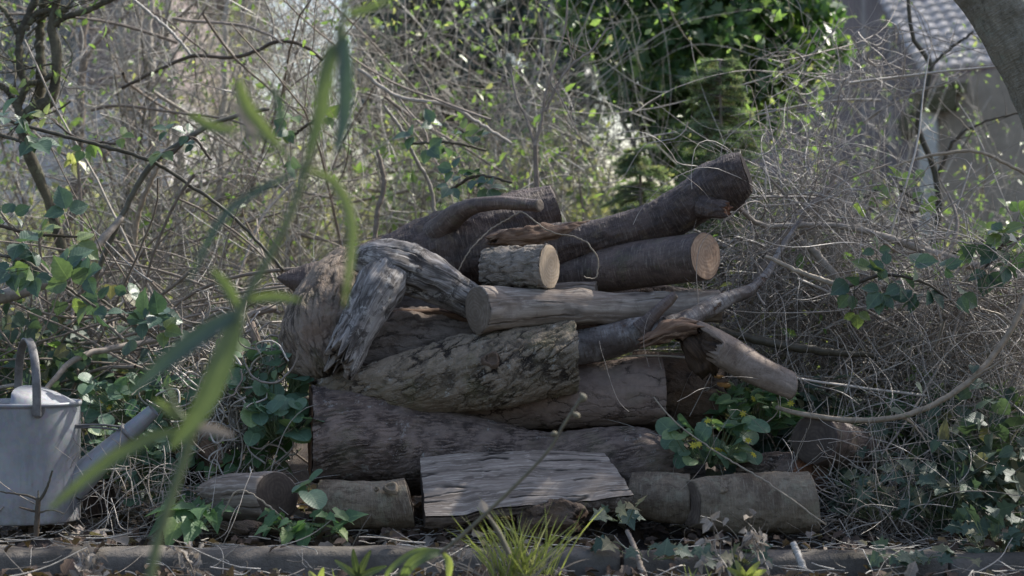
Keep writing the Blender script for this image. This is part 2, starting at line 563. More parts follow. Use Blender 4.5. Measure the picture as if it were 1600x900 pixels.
def walks(N, K, start, direc, length, curl=0.3, bias=(0, 0, 0), wob=0.0):
    """N random walks of K points"""
    start = np.broadcast_to(np.asarray(start, float), (N, 3))
    d = norm(np.broadcast_to(np.asarray(direc, float), (N, 3)).copy())
    length = np.broadcast_to(np.asarray(length, float), (N,))
    st = (length / (K - 1))[:, None]
    pts = np.empty((N, K, 3)); pts[:, 0] = start
    turn = RG.normal(size=(N, 3)) * curl
    for k in range(1, K):
        turn = turn * 0.7 + RG.normal(size=(N, 3)) * curl * 0.6
        d = norm(d + turn + np.asarray(bias))
        pts[:, k] = pts[:, k - 1] + d * st
    return pts


def rdir(n):
    return norm(RG.normal(size=(n, 3)))

# ------------------------------------------------------------------ materials
M = {}
M['furrow'] = bark('bark furrowed brown', (0.195, 0.155, 0.135), (0.030, 0.022, 0.020), (0.12, 0.092, 0.08), vs=68, zs=0.15, warp=0.035, depth=0.008, edge=0.28, second=0.6, fine=0.45, moss=(0.13, 0.13, 0.07), mossamt=0.3, lichen=(0.30, 0.29, 0.27))
M['deep'] = bark('bark deep cracked', (0.235, 0.20, 0.155), (0.018, 0.014, 0.012), (0.16, 0.135, 0.098), vs=34, zs=0.40, warp=0.045, depth=0.014, edge=0.17, second=0.7, moss=(0.16, 0.165, 0.08), mossamt=0.35, lichen=(0.36, 0.35, 0.31), fine=0.3)
M['deep_grey'] = bark('bark deep cracked grey', (0.25, 0.225, 0.195), (0.025, 0.02, 0.018), (0.17, 0.155, 0.125), vs=38, zs=0.3, warp=0.04, depth=0.012, edge=0.22, second=0.7, moss=(0.17, 0.18, 0.11), mossamt=0.4, shift=3.0)
M['butt'] = bark('bark butt ridged', (0.215, 0.18, 0.145), (0.035, 0.027, 0.021), (0.17, 0.12, 0.085), vs=48, zs=0.17, warp=0.03, depth=0.011, edge=0.22, second=0.6, fine=0.5, moss=(0.13, 0.125, 0.06), mossamt=0.35, shift=5.0)
M['flaky'] = bark('bark flaky brown', (0.215, 0.182, 0.158), (0.025, 0.02, 0.017), (0.14, 0.11, 0.09), vs=24, zs=0.22, warp=0.05, depth=0.012, edge=0.14, second=0.8, fine=0.5, shift=7.0)
M['plates'] = bark('bark flat plates', (0.22, 0.175, 0.152), (0.045, 0.034, 0.03), (0.13, 0.09, 0.075), vs=30, zs=0.4, warp=0.045, depth=0.004, edge=0.09, second=0.6, fine=0.4, moss=(0.17, 0.15, 0.10), mossamt=0.3, shift=9.0)
M['black'] = bark('bark dark rotten', (0.13, 0.098, 0.075), (0.014, 0.010, 0.008), (0.14, 0.09, 0.055), vs=26, zs=0.4, warp=0.05, depth=0.012, edge=0.18, second=0.7, fine=0.5, shift=11.0)
M['cherry'] = smoothbark('bark cherry dark', (0.135, 0.102, 0.088), (0.055, 0.041, 0.037), (0.21, 0.18, 0.155), band=0.7, depth=0.006, rough=0.5, lichen=(0.12, 0.115, 0.07), lamt=0.45)
M['wetdark'] = smoothbark('bark near black', (0.098, 0.072, 0.063), (0.036, 0.026, 0.024), (0.19, 0.155, 0.13), band=0.6, depth=0.011, rough=0.55, lichen=(0.15, 0.115, 0.08), lamt=0.6)
M['smooth'] = smoothbark('bark smooth grey brown', (0.215, 0.18, 0.135), (0.105, 0.082, 0.062), (0.28, 0.25, 0.20), band=0.5, depth=0.006, rough=0.8, lichen=(0.25, 0.24, 0.18), lamt=0.6, spec=0.2)
M['silver'] = smoothbark('bark silvery peeling', (0.27, 0.255, 0.245), (0.085, 0.07, 0.064), (0.10, 0.075, 0.06), band=0.85, depth=0.004, rough=0.5, flake=(0.13, 0.085, 0.06))
M['branchbark'] = smoothbark('bark pale limb', (0.255, 0.21, 0.175), (0.15, 0.115, 0.09), (0.31, 0.27, 0.23), band=0.4, depth=0.002, rough=0.8, spec=0.2)
M['plank'] = grainwood('wood split grey', (0.27, 0.235, 0.205), (0.125, 0.105, 0.09), (0.42, 0.38, 0.335), depth=0.0035)
M['debarked'] = grainwood('wood debarked', (0.33, 0.285, 0.24), (0.18, 0.145, 0.118), (0.42, 0.38, 0.33), fib=0.8, crackamt=0.6, depth=0.004, mottle=(0.20, 0.165, 0.14), mamt=0.5)
M['fork'] = grainwood('wood weathered fork', (0.30, 0.285, 0.27), (0.10, 0.09, 0.083), (0.45, 0.43, 0.41), crackamt=0.7, depth=0.006, mottle=(0.052, 0.046, 0.043), mamt=0.85, lichen=(0.40, 0.39, 0.365))
M['redwood'] = grainwood('wood splintered reddish', (0.22, 0.14, 0.095), (0.08, 0.05, 0.035), (0.31, 0.22, 0.155), depth=0.012, fib=0.7)
M['rottenwood'] = grainwood('wood rotten dark', (0.065, 0.045, 0.032), (0.022, 0.015, 0.012), (0.105, 0.072, 0.05), depth=0.012, fib=0.7)
M['cut_fresh'] = cutface('end grain fresh', (0.64, 0.54, 0.41), (0.56, 0.455, 0.33), (0.45, 0.34, 0.23), crack=0.0)
M['cut_pink'] = cutface('end grain pinkish', (0.47, 0.35, 0.255), (0.37, 0.26, 0.185), (0.25, 0.16, 0.10), crack=0.6)
M['cut_old'] = cutface('end grain old', (0.20, 0.165, 0.135), (0.11, 0.088, 0.07), (0.08, 0.06, 0.048), crack=0.9)
M['cut_dark'] = cutface('end grain dark', (0.092, 0.075, 0.062), (0.055, 0.044, 0.036), (0.045, 0.034, 0.028), crack=0.8)
M['cut_orange'] = cutface('end grain orange', (0.27, 0.13, 0.075), (0.15, 0.078, 0.05), (0.09, 0.048, 0.028), crack=0.6, stain=(0.06, 0.045, 0.035))
M['cut_grey'] = cutface('end grain grey', (0.27, 0.235, 0.195), (0.18, 0.155, 0.125), (0.14, 0.11, 0.09), crack=0.8)


# ------------------------------------------------------------------ logs
def logmesh(ctrl, mat, parent, name='bark', step=0.005, rough=0.03, lobes=0.05, squash=1.0, lump=None, nL=None, nR=None, capL=None, capR=None, ragL=0.0, ragR=0.0, seed=0, twist=0.0, label=None, capname='cut_face'):
    """one swept trunk; ctrl rows (px, py, radius px, y). nL/nR end-plane normals, capL/capR cut face materials"""
    W = []
    for px, py, r, y in ctrl:
        p = P(px, py, y)
        W.append([*p, PX(r, y)])
    W = np.array(W)
    L = np.linalg.norm(W[1:, :3] - W[:-1, :3], axis=1).sum()
    n = max(10, int(L / step))
    D = catmull(W, n)
    C = D[:, :3]; rad = np.maximum(D[:, 3], 0.002)
    T = np.gradient(C, axis=0); T = norm(T)
    seg = int(min(200, max(16, 2 * math.pi * rad.max() / step)))
    th = np.arange(seg) / seg * 2 * math.pi
    up = np.array([0, 0, 1.0])
    a = norm(np.cross(T[0], up) if abs(T[0, 2]) < 0.9 else np.cross(T[0], [0, 1.0, 0]))
    A = np.empty_like(C)
    for k in range(n):
        a = norm(a - T[k] * (a @ T[k])); A[k] = a
    B = np.cross(T, A)
    s = np.linspace(0, L, n)
    ct, st_ = np.cos(th), np.sin(th)
    rm = rad.mean()
    # irregular cross-section
    q = np.stack(np.broadcast_arrays(ct[None] * 1.3, st_[None] * 1.3, (s / max(rm, 0.02) * 0.45)[:, None]), -1)
    prof = 1 + lobes * fbm(q + seed * 3.7, seed, 2)
    q2 = np.stack(np.broadcast_arrays(ct[None] * rm * 38, st_[None] * rm * 38, s[:, None] * 22), -1)
    prof = prof + rough * fbm(q2 + seed, seed + 5, 3)
    if lump:
        for (ls, lth, lamp, lw) in lump:
            dth = (th - lth + math.pi) % (2 * math.pi) - math.pi
            prof = prof + lamp * np.exp(-((s[:, None] - ls * L) / lw) ** 2 - (dth[None] * rm / lw) ** 2)
    rr = rad[:, None] * prof
    V = C[:, None] + rr[..., None] * (A[:, None] * ct[None, :, None] + squash * B[:, None] * st_[None, :, None])
    # shape the ends to their cutting planes
    for end, nn, rag in ((0, nL, ragL), (1, nR, ragR)):
        i0 = 0 if end == 0 else n - 1
        blend = np.clip(1 - (s if end == 0 else L - s) / (2.2 * rad[i0] + 0.02), 0, 1) ** 1.0
        if nn is not None:
            nn = norm(np.array(nn, float)); t = T[i0]
            off = -((V[i0] - C[i0]) @ nn) / (t @ nn)
            off = np.clip(off, -2.0 * rad[i0], 2.0 * rad[i0])
            V = V + blend[:, None, None] * off[None, :, None] * t
        if rag:
            rg = fbm(np.stack([ct * 4, st_ * 4, np.full(seg, seed * 1.7 + end)], -1), seed + 31, 4) * rag
            V = V + (blend ** 2)[:, None, None] * rg[None, :, None] * T[i0]
    rest = np.stack(np.broadcast_arrays(ct[None] * rad[:, None], st_[None] * rad[:, None], s[:, None]), -1)
    if twist:
        ph = s * twist
        rest = np.stack([rest[..., 0] * np.cos(ph)[:, None] - rest[..., 1] * np.sin(ph)[:, None], rest[..., 0] * np.sin(ph)[:, None] + rest[..., 1] * np.cos(ph)[:, None], rest[..., 2]], -1)
    rest = rest + seed * 1.31
    # fold in the two rims
    cL = V[0].mean(0); cR = V[-1].mean(0)
    innerL = cL + (V[0] - cL) * 0.90; innerR = cR + (V[-1] - cR) * 0.90
    rows = np.concatenate([innerL[None], V, innerR[None]])
    rrest = np.concatenate([rest[:1] * 1.0, rest, rest[-1:]])
    rrest[0, :, :] = rest[0] - np.array([0, 0, 0.01]); rrest[-1] = rest[-1] + np.array([0, 0, 0.01])
    nr = n + 2
    base = np.arange(nr - 1)[:, None] * seg
    j = np.arange(seg)[None]; j2 = (j + 1) % seg
    Q = np.stack([base + j, base + j2, base + seg + j2, base + seg + j], -1).reshape(-1, 4)
    m = MB(); m.add(rows.reshape(-1, 3), quads=Q, rest=rrest.reshape(-1, 3))
    # plain ends where there is no visible cut face
    for end, cap in ((0, capL), (1, capR)):
        if cap is None:
            ring = (innerL, innerR)[end]; c = (cL, cR)[end]
            v = np.vstack([c, ring])
            t = [(0, 1 + (k + 1) % seg, 1 + k) if end == 0 else (0, 1 + k, 1 + (k + 1) % seg) for k in range(seg)]
            m.add(v, tris=np.array(t)[:, ::-1] if False else t, rest=np.vstack([[0, 0, 0], rrest[0 if end == 0 else -1]]))
    o = m.build(name, mat, parent, label=label)
    for end, cap in ((0, capL), (1, capR)):
        if cap is None: continue
        ring = (V[0], V[-1])[end]; c = (cL, cR)[end]; t = T[0] * -1 if end == 0 else T[-1]
        if (nL, nR)[end] is not None:
            nn = norm(np.array((nL, nR)[end], float))
            t = nn if nn @ t > 0 else -nn
        rows = []; rs = []
        fr = [0.955, 0.8, 0.6, 0.4, 0.2]
        rl = (ring - c)
        ax = norm(rl[0]); ay = norm(np.cross(t, ax))
        for f_ in fr:
            p = c + rl * f_ + t * (0.0035 if f_ < 0.95 else 0.0015)
            p = p + t * (fbm(np.stack([rl @ ax * f_ * 30, rl @ ay * f_ * 30, np.full(seg, seed * 2.1)], -1), seed + 3, 3) * (0.0015 + (ragL, ragR)[end] * 0.3))[:, None]
            rows.append(p)
            rs.append(np.stack([rl @ ax * f_, rl @ ay * f_, np.full(seg, 0.0)], -1))
        v = np.concatenate(rows + [(c + t * 0.0035)[None]])
        rst = np.concatenate(rs + [np.zeros((1, 3))]) + np.array([0.008, 0.012, seed * 1.3])
        k = len(fr)
        base = np.arange(k - 1)[:, None] * seg
        Q = np.stack([base + j, base + j2, base + seg + j2, base + seg + j], -1).reshape(-1, 4)
        tr = [((k - 1) * seg + i, (k - 1) * seg + (i + 1) % seg, k * seg) for i in range(seg)]
        if end == 0:
            Q = Q[:, ::-1]; tr = [x[::-1] for x in tr]
        mc = MB(); mc.add(v, quads=Q, tris=tr, rest=rst)
        mc.build(capname, cap, parent)
    return V, C, T


def root_at(ctrl, name, label, cat='log', group='logs stacked in the wood pile'):
    ps = np.array([P(a, b + c, d) for a, b, c, d in ctrl])
    return empty(name, (ps[:, 0].mean(), ps[:, 1].mean(), ps[:, 2].min()), label, cat, group)


def log(ctrl, mat, label, name='log', cat='log', group='logs stacked in the wood pile', **kw):
    t = root_at(ctrl, name, label, cat, group)
    logmesh(ctrl, M[mat], t, **kw)
    return t


def knot(parent, px, py, y, r, mat, name='knot', h=0.004, nrm=(0, -1, 0.3)):
    """branch scar: raised collar round a dished centre"""
    c = P(px, py, y); nn = norm(np.array(nrm, float))
    a = norm(np.cross(nn, [0, 0, 1.0])); b = np.cross(nn, a)
    rows = []
    for f_, z in ((1.25, -0.004), (1.0, h), (0.8, h * 1.3), (0.6, h * 0.3), (0.3, 0.0)):
        th = np.arange(20) / 20 * 2 * math.pi
        rr = r * f_ * (1 + 0.12 * np.sin(th * 3 + px))
        rows.append(c + a * (rr * np.cos(th))[:, None] * 1.15 + b * (rr * np.sin(th))[:, None] + nn * z)
    v = np.concatenate(rows + [(c)[None]])
    j = np.arange(20)[None]; j2 = (j + 1) % 20; base = np.arange(4)[:, None] * 20
    Q = np.stack([base + j, base + j2, base + 20 + j2, base + 20 + j], -1).reshape(-1, 4)
    tr = [(80 + i, 80 + (i + 1) % 20, 100) for i in range(20)]
    MB().add(v, quads=Q, tris=tr, rest=(v - c) + px).build(name, mat, parent)


# A  big furrowed trunk, second row
tA = log([(486, 676, 77, -0.02), (560, 680, 73, -0.02), (640, 694, 66, 0.0), (720, 706, 58, 0.0), (800, 722, 54, 0.0), (870, 728, 52, 0.0), (930, 722, 54, 0.0), (990, 724, 57, 0.02), (1050, 722, 46, 0.05)],
     'furrow', 'thick brown finely furrowed trunk lying low across the pile', lobes=0.06, seed=1, twist=2.0,
     nL=(-1, -0.14, 0.0), capL=M['cut_orange'], ragR=0.03, ragL=0.004, lump=[(0.86, 3.0, 0.14, 0.05), (0.42, 4.4, 0.08, 0.06)])
# B  bulging deeply cracked
tB = log([(497, 603, 9, -0.03), (530, 603, 20, -0.03), (580, 602, 34, -0.03), (640, 597, 47, -0.02), (710, 588, 56, -0.01), (780, 578, 60, 0.0), (850, 565, 57, 0.01), (898, 557, 56, 0.02)],
     'deep', 'bulging log with deep cracked grey brown bark and a dark knot, mid pile', lobes=0.05, seed=2, twist=3.0, nR=(1, 0.08, 0.03), ragR=0.006, step=0.004, lump=[(0.55, 4.7, 0.10, 0.06)])
knot(tB, 768, 562, -0.115, 0.022, M['black'], nrm=(0, -1, 0.35), h=0.008)
# C plain log underneath on the right
tC = log([(690, 640, 44, 0.16), (800, 625, 47, 0.15), (900, 619, 50, 0.14), (970, 613, 52, 0.13), (1032, 610, 54, 0.12)],
     'plates', 'brown log with flat bark plates under the bulging cracked log', lobes=0.04, seed=3, nR=(1, 0.1, 0.02))
# D dark rotten log behind C
tD = log([(985, 612, 62, 0.34), (1060, 618, 66, 0.32), (1130, 627, 56, 0.30)],
     'black', 'dark rotten log end with orange bracket fungus at the right of the pile', seed=4, lobes=0.07, ragR=0.03)


def bracket(parent, px, py, y, w, h):
    c = P(px, py, y); th = np.linspace(0, math.pi, 14)
    rows = []
    for f_, z in ((1, 0.0), (1.0, 0.35), (0.75, 0.8), (0.3, 1.0), (0.85, -0.3), (0.2, -0.35)):
        rows.append(np.stack([c[0] + w * f_ * np.cos(th) * (1 + 0.1 * np.sin(5 * th)), c[1] - 0.75 * w * f_ * np.sin(th), np.full(14, c[2] + h * z)], 1))
    order = [3, 2, 1, 0, 4, 5]
    v = np.concatenate([rows[i] for i in order])
    Q = [(r * 14 + i, r * 14 + i + 1, (r + 1) * 14 + i + 1, (r + 1) * 14 + i) for r in range(5) for i in range(13)]
    MB().add(v, quads=Q).build('bracket_fungus', M['fungus'], parent)


M['fungus'] = plain('fungus orange', (0.36, 0.19, 0.05), (0.22, 0.11, 0.035), 60, 0.7)
for a_ in ((1124, 604, 0.22, 0.034, 0.017), (1130, 625, 0.21, 0.035, 0.016), (1136, 638, 0.22, 0.032, 0.014), (1120, 590, 0.22, 0.022, 0.010)):
    bracket(tD, *a_)

# E  butt leaning up on the left
tE = log([(552, 412, 37, 0.28), (530, 445, 50, 0.22), (512, 485, 60, 0.15), (504, 520, 66, 0.10), (506, 548, 61, 0.06), (513, 570, 50, 0.03), (518, 588, 30, 0.02)],
     'butt', 'big ridged brown butt leaning up at the left end of the pile', seed=5, lobes=0.09, rough=0.05, squash=1.0, ragR=0.02, ragL=0.02, step=0.0045)
# E2 flaky log behind fork
tE2 = log([(540, 548, 56, 0.17), (610, 538, 54, 0.17), (680, 532, 48, 0.17), (745, 530, 38, 0.19), (800, 528, 30, 0.2)],
     'flaky', 'brown flaky log half hidden below the weathered forked branch', seed=6, lobes=0.08, rough=0.06, ragR=0.03)
# broken board above E2
tb = log([(590, 492, 12, 0.16), (650, 489, 14, 0.15), (700, 492, 14, 0.14), (735, 500, 10, 0.13)],
     'redwood', 'broken splintered board wedged behind the forked branch', name='broken_board', cat='board', group='boards in the wood pile', seed=7, lobes=0.25, rough=0.1, squash=0.5, ragR=0.03, ragL=0.03)
# L dark log tip at far left
tL = log([(434, 434, 3, 0.30), (452, 436, 14, 0.30), (480, 438, 26, 0.31), (530, 432, 32, 0.33), (600, 424, 34, 0.36)],
     'wetdark', 'dark pointed log end sticking out at the left behind the leaning butt', seed=8, lobes=0.1)
# K big near-black trunk on top
tK = root_at([(600, 390, 22, 0.5), (870, 325, 30, 0.5)], 'log', 'massive near black trunk on top of the pile with a sawn side stub', 'log', 'logs stacked in the wood pile')
logmesh([(545, 404, 14, 0.44), (600, 402, 32, 0.46), (655, 400, 56, 0.48), (705, 393, 68, 0.5), (765, 375, 67, 0.5), (825, 347, 51, 0.48), (868, 324, 34, 0.46)], M['wetdark'], tK, seed=9, lobes=0.10, rough=0.035, nR=(1, 0.1, 0.28), capR=M['cut_dark'])
logmesh([(648, 392, 18, 0.46), (683, 362, 21, 0.41), (714, 335, 17, 0.34), (740, 322, 13, 0.29), (772, 317, 11, 0.26), (805, 318, 10, 0.24), (843, 321, 10, 0.22)], M['cherry'], tK, name='stub', seed=10, lobes=0.06, nR=(1, -0.75, -0.05), capR=M['cut_grey'], step=0.004)
# J long dark curved log
tJ = root_at([(640, 415, 30, 0.34), (1160, 262, 30, 0.2)], 'log', 'long dark curved log rising to the right across the top of the pile', 'log', 'logs stacked in the wood pile')
logmesh([(725, 402, 34, 0.44), (790, 396, 38, 0.36), (855, 387, 37, 0.32), (920, 376, 31, 0.29), (990, 358, 30, 0.27), (1045, 338, 33, 0.25), (1095, 309, 36, 0.22), (1128, 289, 39, 0.20), (1152, 276, 37, 0.18), (1166, 268, 30, 0.17)], M['wetdark'], tJ, seed=11, lobes=0.07, rough=0.05, nR=(1, -0.25, 0.35), capR=M['cut_dark'], twist=1.5, lump=[(0.88, 4.5, 0.25, 0.035), (0.93, 1.6, 0.2, 0.03)])
logmesh([(1098, 322, 20, 0.16), (1120, 327, 15, 0.12), (1138, 328, 10, 0.09)], M['wetdark'], tJ, name='stub', seed=12, lobes=0.2, rough=0.15, ragR=0.02, capR=M['cut_orange'])
# split orange wood patch on J
logmesh([(765, 376, 5, 0.29), (805, 373, 15, 0.272), (845, 369, 18, 0.265), (880, 362, 14, 0.265), (915, 352, 4, 0.27)], M['redwood'], tJ, name='torn_wood', seed=13, lobes=0.35, rough=0.22, ragL=0.02, ragR=0.02)
# H small fresh cut log
tH = log([(757, 419, 31, 0.17), (800, 418, 33, 0.11), (858, 417, 36, 0.03)],
     'deep_grey', 'short grey cracked log with a bright fresh sawn face', seed=14, lobes=0.04, nR=(0.88, -0.48, 0.04), nL=(1, -0.3, 0), capR=M['cut_fresh'], capL=M['cut_old'], step=0.004)
# I cherry log with pinkish face
tI = log([(850, 436, 31, 0.36), (930, 425, 35, 0.28), (1010, 412, 37, 0.20), (1102, 400, 38, 0.10)],
     'cherry', 'dark smooth cherry log with a round pinkish sawn face, at the right of the pile', seed=15, lobes=0.02, rough=0.012, nR=(0.74, -0.68, 0.06), capR=M['cut_pink'])
# F weathered fork
tF = root_at([(560, 560, 30, 0.0), (740, 480, 30, 0.1)], 'forked_branch', 'pale weathered forked branch arching over the left of the pile with two arms down', 'branch', 'branches in the wood pile')
logmesh([(554, 405, 17, 0.05), (584, 408, 31, 0.05), (624, 416, 40, 0.05), (665, 431, 38, 0.06), (705, 453, 31, 0.08), (750, 479, 26, 0.10), (780, 492, 20, 0.12)], M['fork'], tF, name='limb', seed=16, lobes=0.13, rough=0.08, step=0.0045)
logmesh([(620, 418, 30, 0.05), (603, 436, 37, 0.01), (586, 462, 36, -0.03), (567, 496, 33, -0.06), (548, 530, 31, -0.085), (531, 562, 30, -0.10)], M['fork'], tF, name='limb', seed=29, lobes=0.13, rough=0.08, ragR=0.05, step=0.0045, nR=(-0.6, -0.5, -0.7), capR=M['plank'], capname='broken_end')
logmesh([(640, 428, 32, 0.05), (628, 404, 26, 0.05), (622, 388, 15, 0.05)], M['fork'], tF, name='stub', seed=17, lobes=0.12, rough=0.08)
# G debarked pale log
tG = root_at([(745, 485, 36, 0.0), (1110, 478, 24, 0.2)], 'log', 'pale debarked log lying across the middle with a faceted sawn left end', 'log', 'logs stacked in the wood pile')
logmesh([(747, 484, 37, -0.04), (800, 481, 31, 0.0), (860, 480, 28, 0.03), (910, 481, 26, 0.06), (960, 482, 26, 0.09), (1030, 481, 27, 0.12), (1122, 478, 25, 0.16)], M['debarked'], tG, seed=19, lobes=0.10, rough=0.025, nL=(-0.82, -0.55, -0.08), capL=M['cut_grey'], step=0.0045, lump=[(0.42, 4.6, 0.18, 0.035)])
# sawn block behind it
tg = log([(845, 462, 16, 0.2), (890, 456, 16, 0.17), (932, 455, 15, 0.14)], 'debarked', 'small pale sawn block poking up behind the debarked log', name='wood_block', cat='block', group='boards in the wood pile', seed=20, lobes=0.12, nR=(1, -0.2, 0))
# M silvery peeling branch
tM = root_at([(900, 545, 28, 0.1), (1050, 505, 18, 0)], 'peeling_branch', 'silvery peeling branch snapped in the middle, with a thin upright side shoot', 'branch', 'branches in the wood pile')
logmesh([(880, 546, 28, 0.09), (930, 538, 28, 0.07), (975, 526, 26, 0.05), (1015, 515, 22, 0.03), (1050, 512, 18, 0.01)], M['silver'], tM, seed=21, lobes=0.05, step=0.004)
logmesh([(1002, 515, 17, 0.0), (1015, 500, 12, -0.01), (1030, 484, 9, -0.02), (1045, 470, 8, -0.02), (1055, 461, 6, -0.02)], M['cherry'], tM, name='side_shoot', seed=22, lobes=0.08, rough=0.04, step=0.003, capR=M['cut_old'])
logmesh([(1040, 512, 17, 0.0), (1075, 500, 15, 0.02), (1105, 483, 14, 0.06), (1140, 466, 12, 0.10), (1172, 453, 9, 0.14), (1200, 425, 6, 0.18), (1222, 385, 4.5, 0.22), (1250, 345, 3, 0.26)], M['silver'], tM, name='side_branch', seed=23, lobes=0.1, rough=0.06, step=0.003, ragR=0.02)
logmesh([(1003, 534, 8, -0.045), (1030, 523, 13, -0.05), (1060, 512, 16, -0.05), (1085, 512, 10, -0.05)], M['redwood'], tM, name='torn_wood', seed=24, lobes=0.3, rough=0.2, ragL=0.03, ragR=0.03, step=0.004)
# N limb pointing right down
tN = log([(1082, 526, 24, -0.03), (1110, 536, 27, -0.05), (1150, 560, 26, -0.08), (1190, 582, 24, -0.11), (1236, 602, 21, -0.14)],
     'branchbark', 'smooth pale brown limb pointing down to the right, torn open at its upper end', name='broken_limb', cat='branch', group='branches in the wood pile', seed=25, lobes=0.04, rough=0.012, ragL=0.03, nL=(-0.8, -0.7, -0.2), capL=M['rottenwood'], nR=(1, 0.3, -0.2))
logmesh([(1068, 520, 11, 0.0), (1085, 540, 24, -0.01), (1100, 560, 26, 0.01), (1108, 580, 14, 0.03)], M['rottenwood'], tN, name='torn_wood', seed=26, lobes=0.3, rough=0.2, ragL=0.02, ragR=0.02)

# P small round log front left
tP = log([(498, 787, 38, -0.30), (550, 789, 39, -0.30), (600, 788, 38, -0.30), (640, 785, 37, -0.30)],
     'smooth', 'short smooth grey log left of the grey split log', seed=30, lobes=0.08, rough=0.035, nR=(1, 0.12, 0.22), nL=(-1, 0.1, 0.06), capR=M['cut_dark'], group='front row logs')
knot(tP, 611, 762, -0.374, 0.016, M['smooth'], nrm=(0, -0.8, 0.6), h=0.006)
knot(tP, 588, 764, -0.376, 0.006, M['smooth'], nrm=(0, -0.8, 0.6), h=0.003)
# Q half-split log left
tQ = log([(318, 778, 20, -0.22), (345, 777, 34, -0.24), (385, 776, 38, -0.27), (432, 778, 40, -0.32)],
     'debarked', 'half-split brown log with dark sawn end, furthest left of the front row', seed=31, lobes=0.1, rough=0.03, nR=(0.72, -0.69, 0.15), capR=M['cut_dark'], group='front row logs', ragL=0.02)
log([(330, 822, 10, -0.36), (380, 824, 13, -0.38), (440, 826, 10, -0.38)], 'black', 'flat dark rotten slab of bark under the half-split log', name='bark_slab', cat='bark slab', group='bark slabs', seed=32, lobes=0.3, squash=0.8, ragL=0.02, ragR=0.02)
# R right front logs
tR2 = log([(985, 772, 32, -0.20), (1030, 776, 38, -0.22), (1078, 780, 38, -0.24)], 'smooth', 'short dull log squeezed between the plank and the front right log', seed=33, lobes=0.07, rough=0.035, group='front row logs', nR=(1, -0.1, 0))
tR = log([(1078, 787, 36, -0.30), (1120, 787, 43, -0.31), (1190, 787, 47, -0.32), (1268, 786, 48, -0.34)],
     'smooth', 'fat smooth brown log with a split top, rightmost of the front row', seed=34, lobes=0.075, rough=0.035, lump=[(0.45, 1.2, 0.12, 0.04)], nL=(-0.92, -0.39, 0), capL=M['cut_old'], nR=(1, 0.1, 0.12), group='front row logs')
knot(tR, 1226, 791, -0.405, 0.013, M['smooth'], nrm=(0, -1, 0.1), h=0.002)
knot(tR, 1130, 765, -0.385, 0.009, M['smooth'], nrm=(0, -0.9, 0.5), h=0.002)
knot(tP, 540, 800, -0.377, 0.008, M['smooth'], nrm=(0, -1, 0), h=0.003)
# root stub below plank
log([(815, 822, 22, -0.36), (850, 812, 26, -0.38), (885, 806, 27, -0.42), (905, 812, 20, -0.45)], 'black', 'dark gnarled root stub under the grey split plank', name='root_stub', cat='root', group='bark slabs', seed=35, lobes=0.25, rough=0.12, ragR=0.02)
# S grey stump end, T orange end, right side
log([(1272, 686, 39, -0.16), (1310, 694, 36, -0.04), (1358, 708, 30, 0.1)], 'cherry', 'dark round log end among the bramble at the right, below the arching cane', seed=36, lobes=0.07, nL=(-0.55, -0.83, 0.1), capL=M['cut_dark'], group='logs lying right of the pile')
log([(1160, 738, 26, 0.04), (1215, 737, 32, -0.02), (1268, 740, 34, -0.10)], 'furrow', 'orange brown rotten log behind the front right log', seed=37, lobes=0.14, rough=0.06, nR=(0.5, -0.86, 0.1), capR=M['cut_orange'], group='logs lying right of the pile', ragR=0.01)
log([(1350, 706, 22, 0.25), (1390, 712, 20, 0.2), (1430, 722, 14, 0.2)], 'black', 'short dark log chunk in the undergrowth at the right', seed=38, lobes=0.15, group='logs lying right of the pile')
# left side bits
log([(392, 505, 6, 0.35), (398, 528, 8, 0.33), (408, 556, 10, 0.3)], 'branchbark', 'pale peg-like stub standing in the leaves left of the pile', name='wood_stub', cat='stub', group='bits left of the pile', seed=39, step=0.003)
log([(314, 690, 18, 0.1), (335, 712, 20, 0.05), (350, 735, 18, 0.0)], 'redwood', 'reddish rotten chunk of wood in the leaves left of the pile', name='wood_chunk', cat='chunk', group='bits left of the pile', seed=40, lobes=0.2, rough=0.1)
log([(268, 720, 20, 0.12), (296, 735, 24, 0.1), (322, 742, 16, 0.1)], 'rottenwood', 'dark rotten wood lump among leaves between can and logs', name='wood_chunk', cat='chunk', group='bits left of the pile', seed=41, lobes=0.2, rough=0.1)
log([(150, 745, 20, -0.02), (155, 775, 24, -0.04), (160, 805, 24, -0.05)], 'rottenwood', 'dark brown upright chunk of wood behind the watering can spout', name='wood_chunk', cat='chunk', group='bits left of the pile', seed=42, lobes=0.15, rough=0.08)
# a few logs deep inside so that no light leaks through the pile
for i, (c, lb) in enumerate(((((620, 640, 50, 0.42), (980, 640, 50, 0.42)), 'dim brown log deep in the heart of the pile, behind its cracked middle log'), (((560, 500, 44, 0.5), (1000, 470, 40, 0.48)), 'dim brown log in the back row, under the near black trunk'), (((1000, 470, 26, 0.34), (1130, 480, 26, 0.3)), 'dim brown log behind the right end of the debarked log'), (((880, 762, 44, 0.3), (1100, 760, 44, 0.3)), 'dim brown log low at the back, behind the front right logs'))):
    log(list(c), 'flaky', lb, seed=50 + i, step=0.01, lobes=0.08)
for i, c in enumerate((((600, 730, 46, 0.4), (860, 735, 46, 0.4)),)):
    log(list(c), 'flaky', 'dim brown log lowest at the back of the pile', seed=60 + i, step=0.01, lobes=0.08)


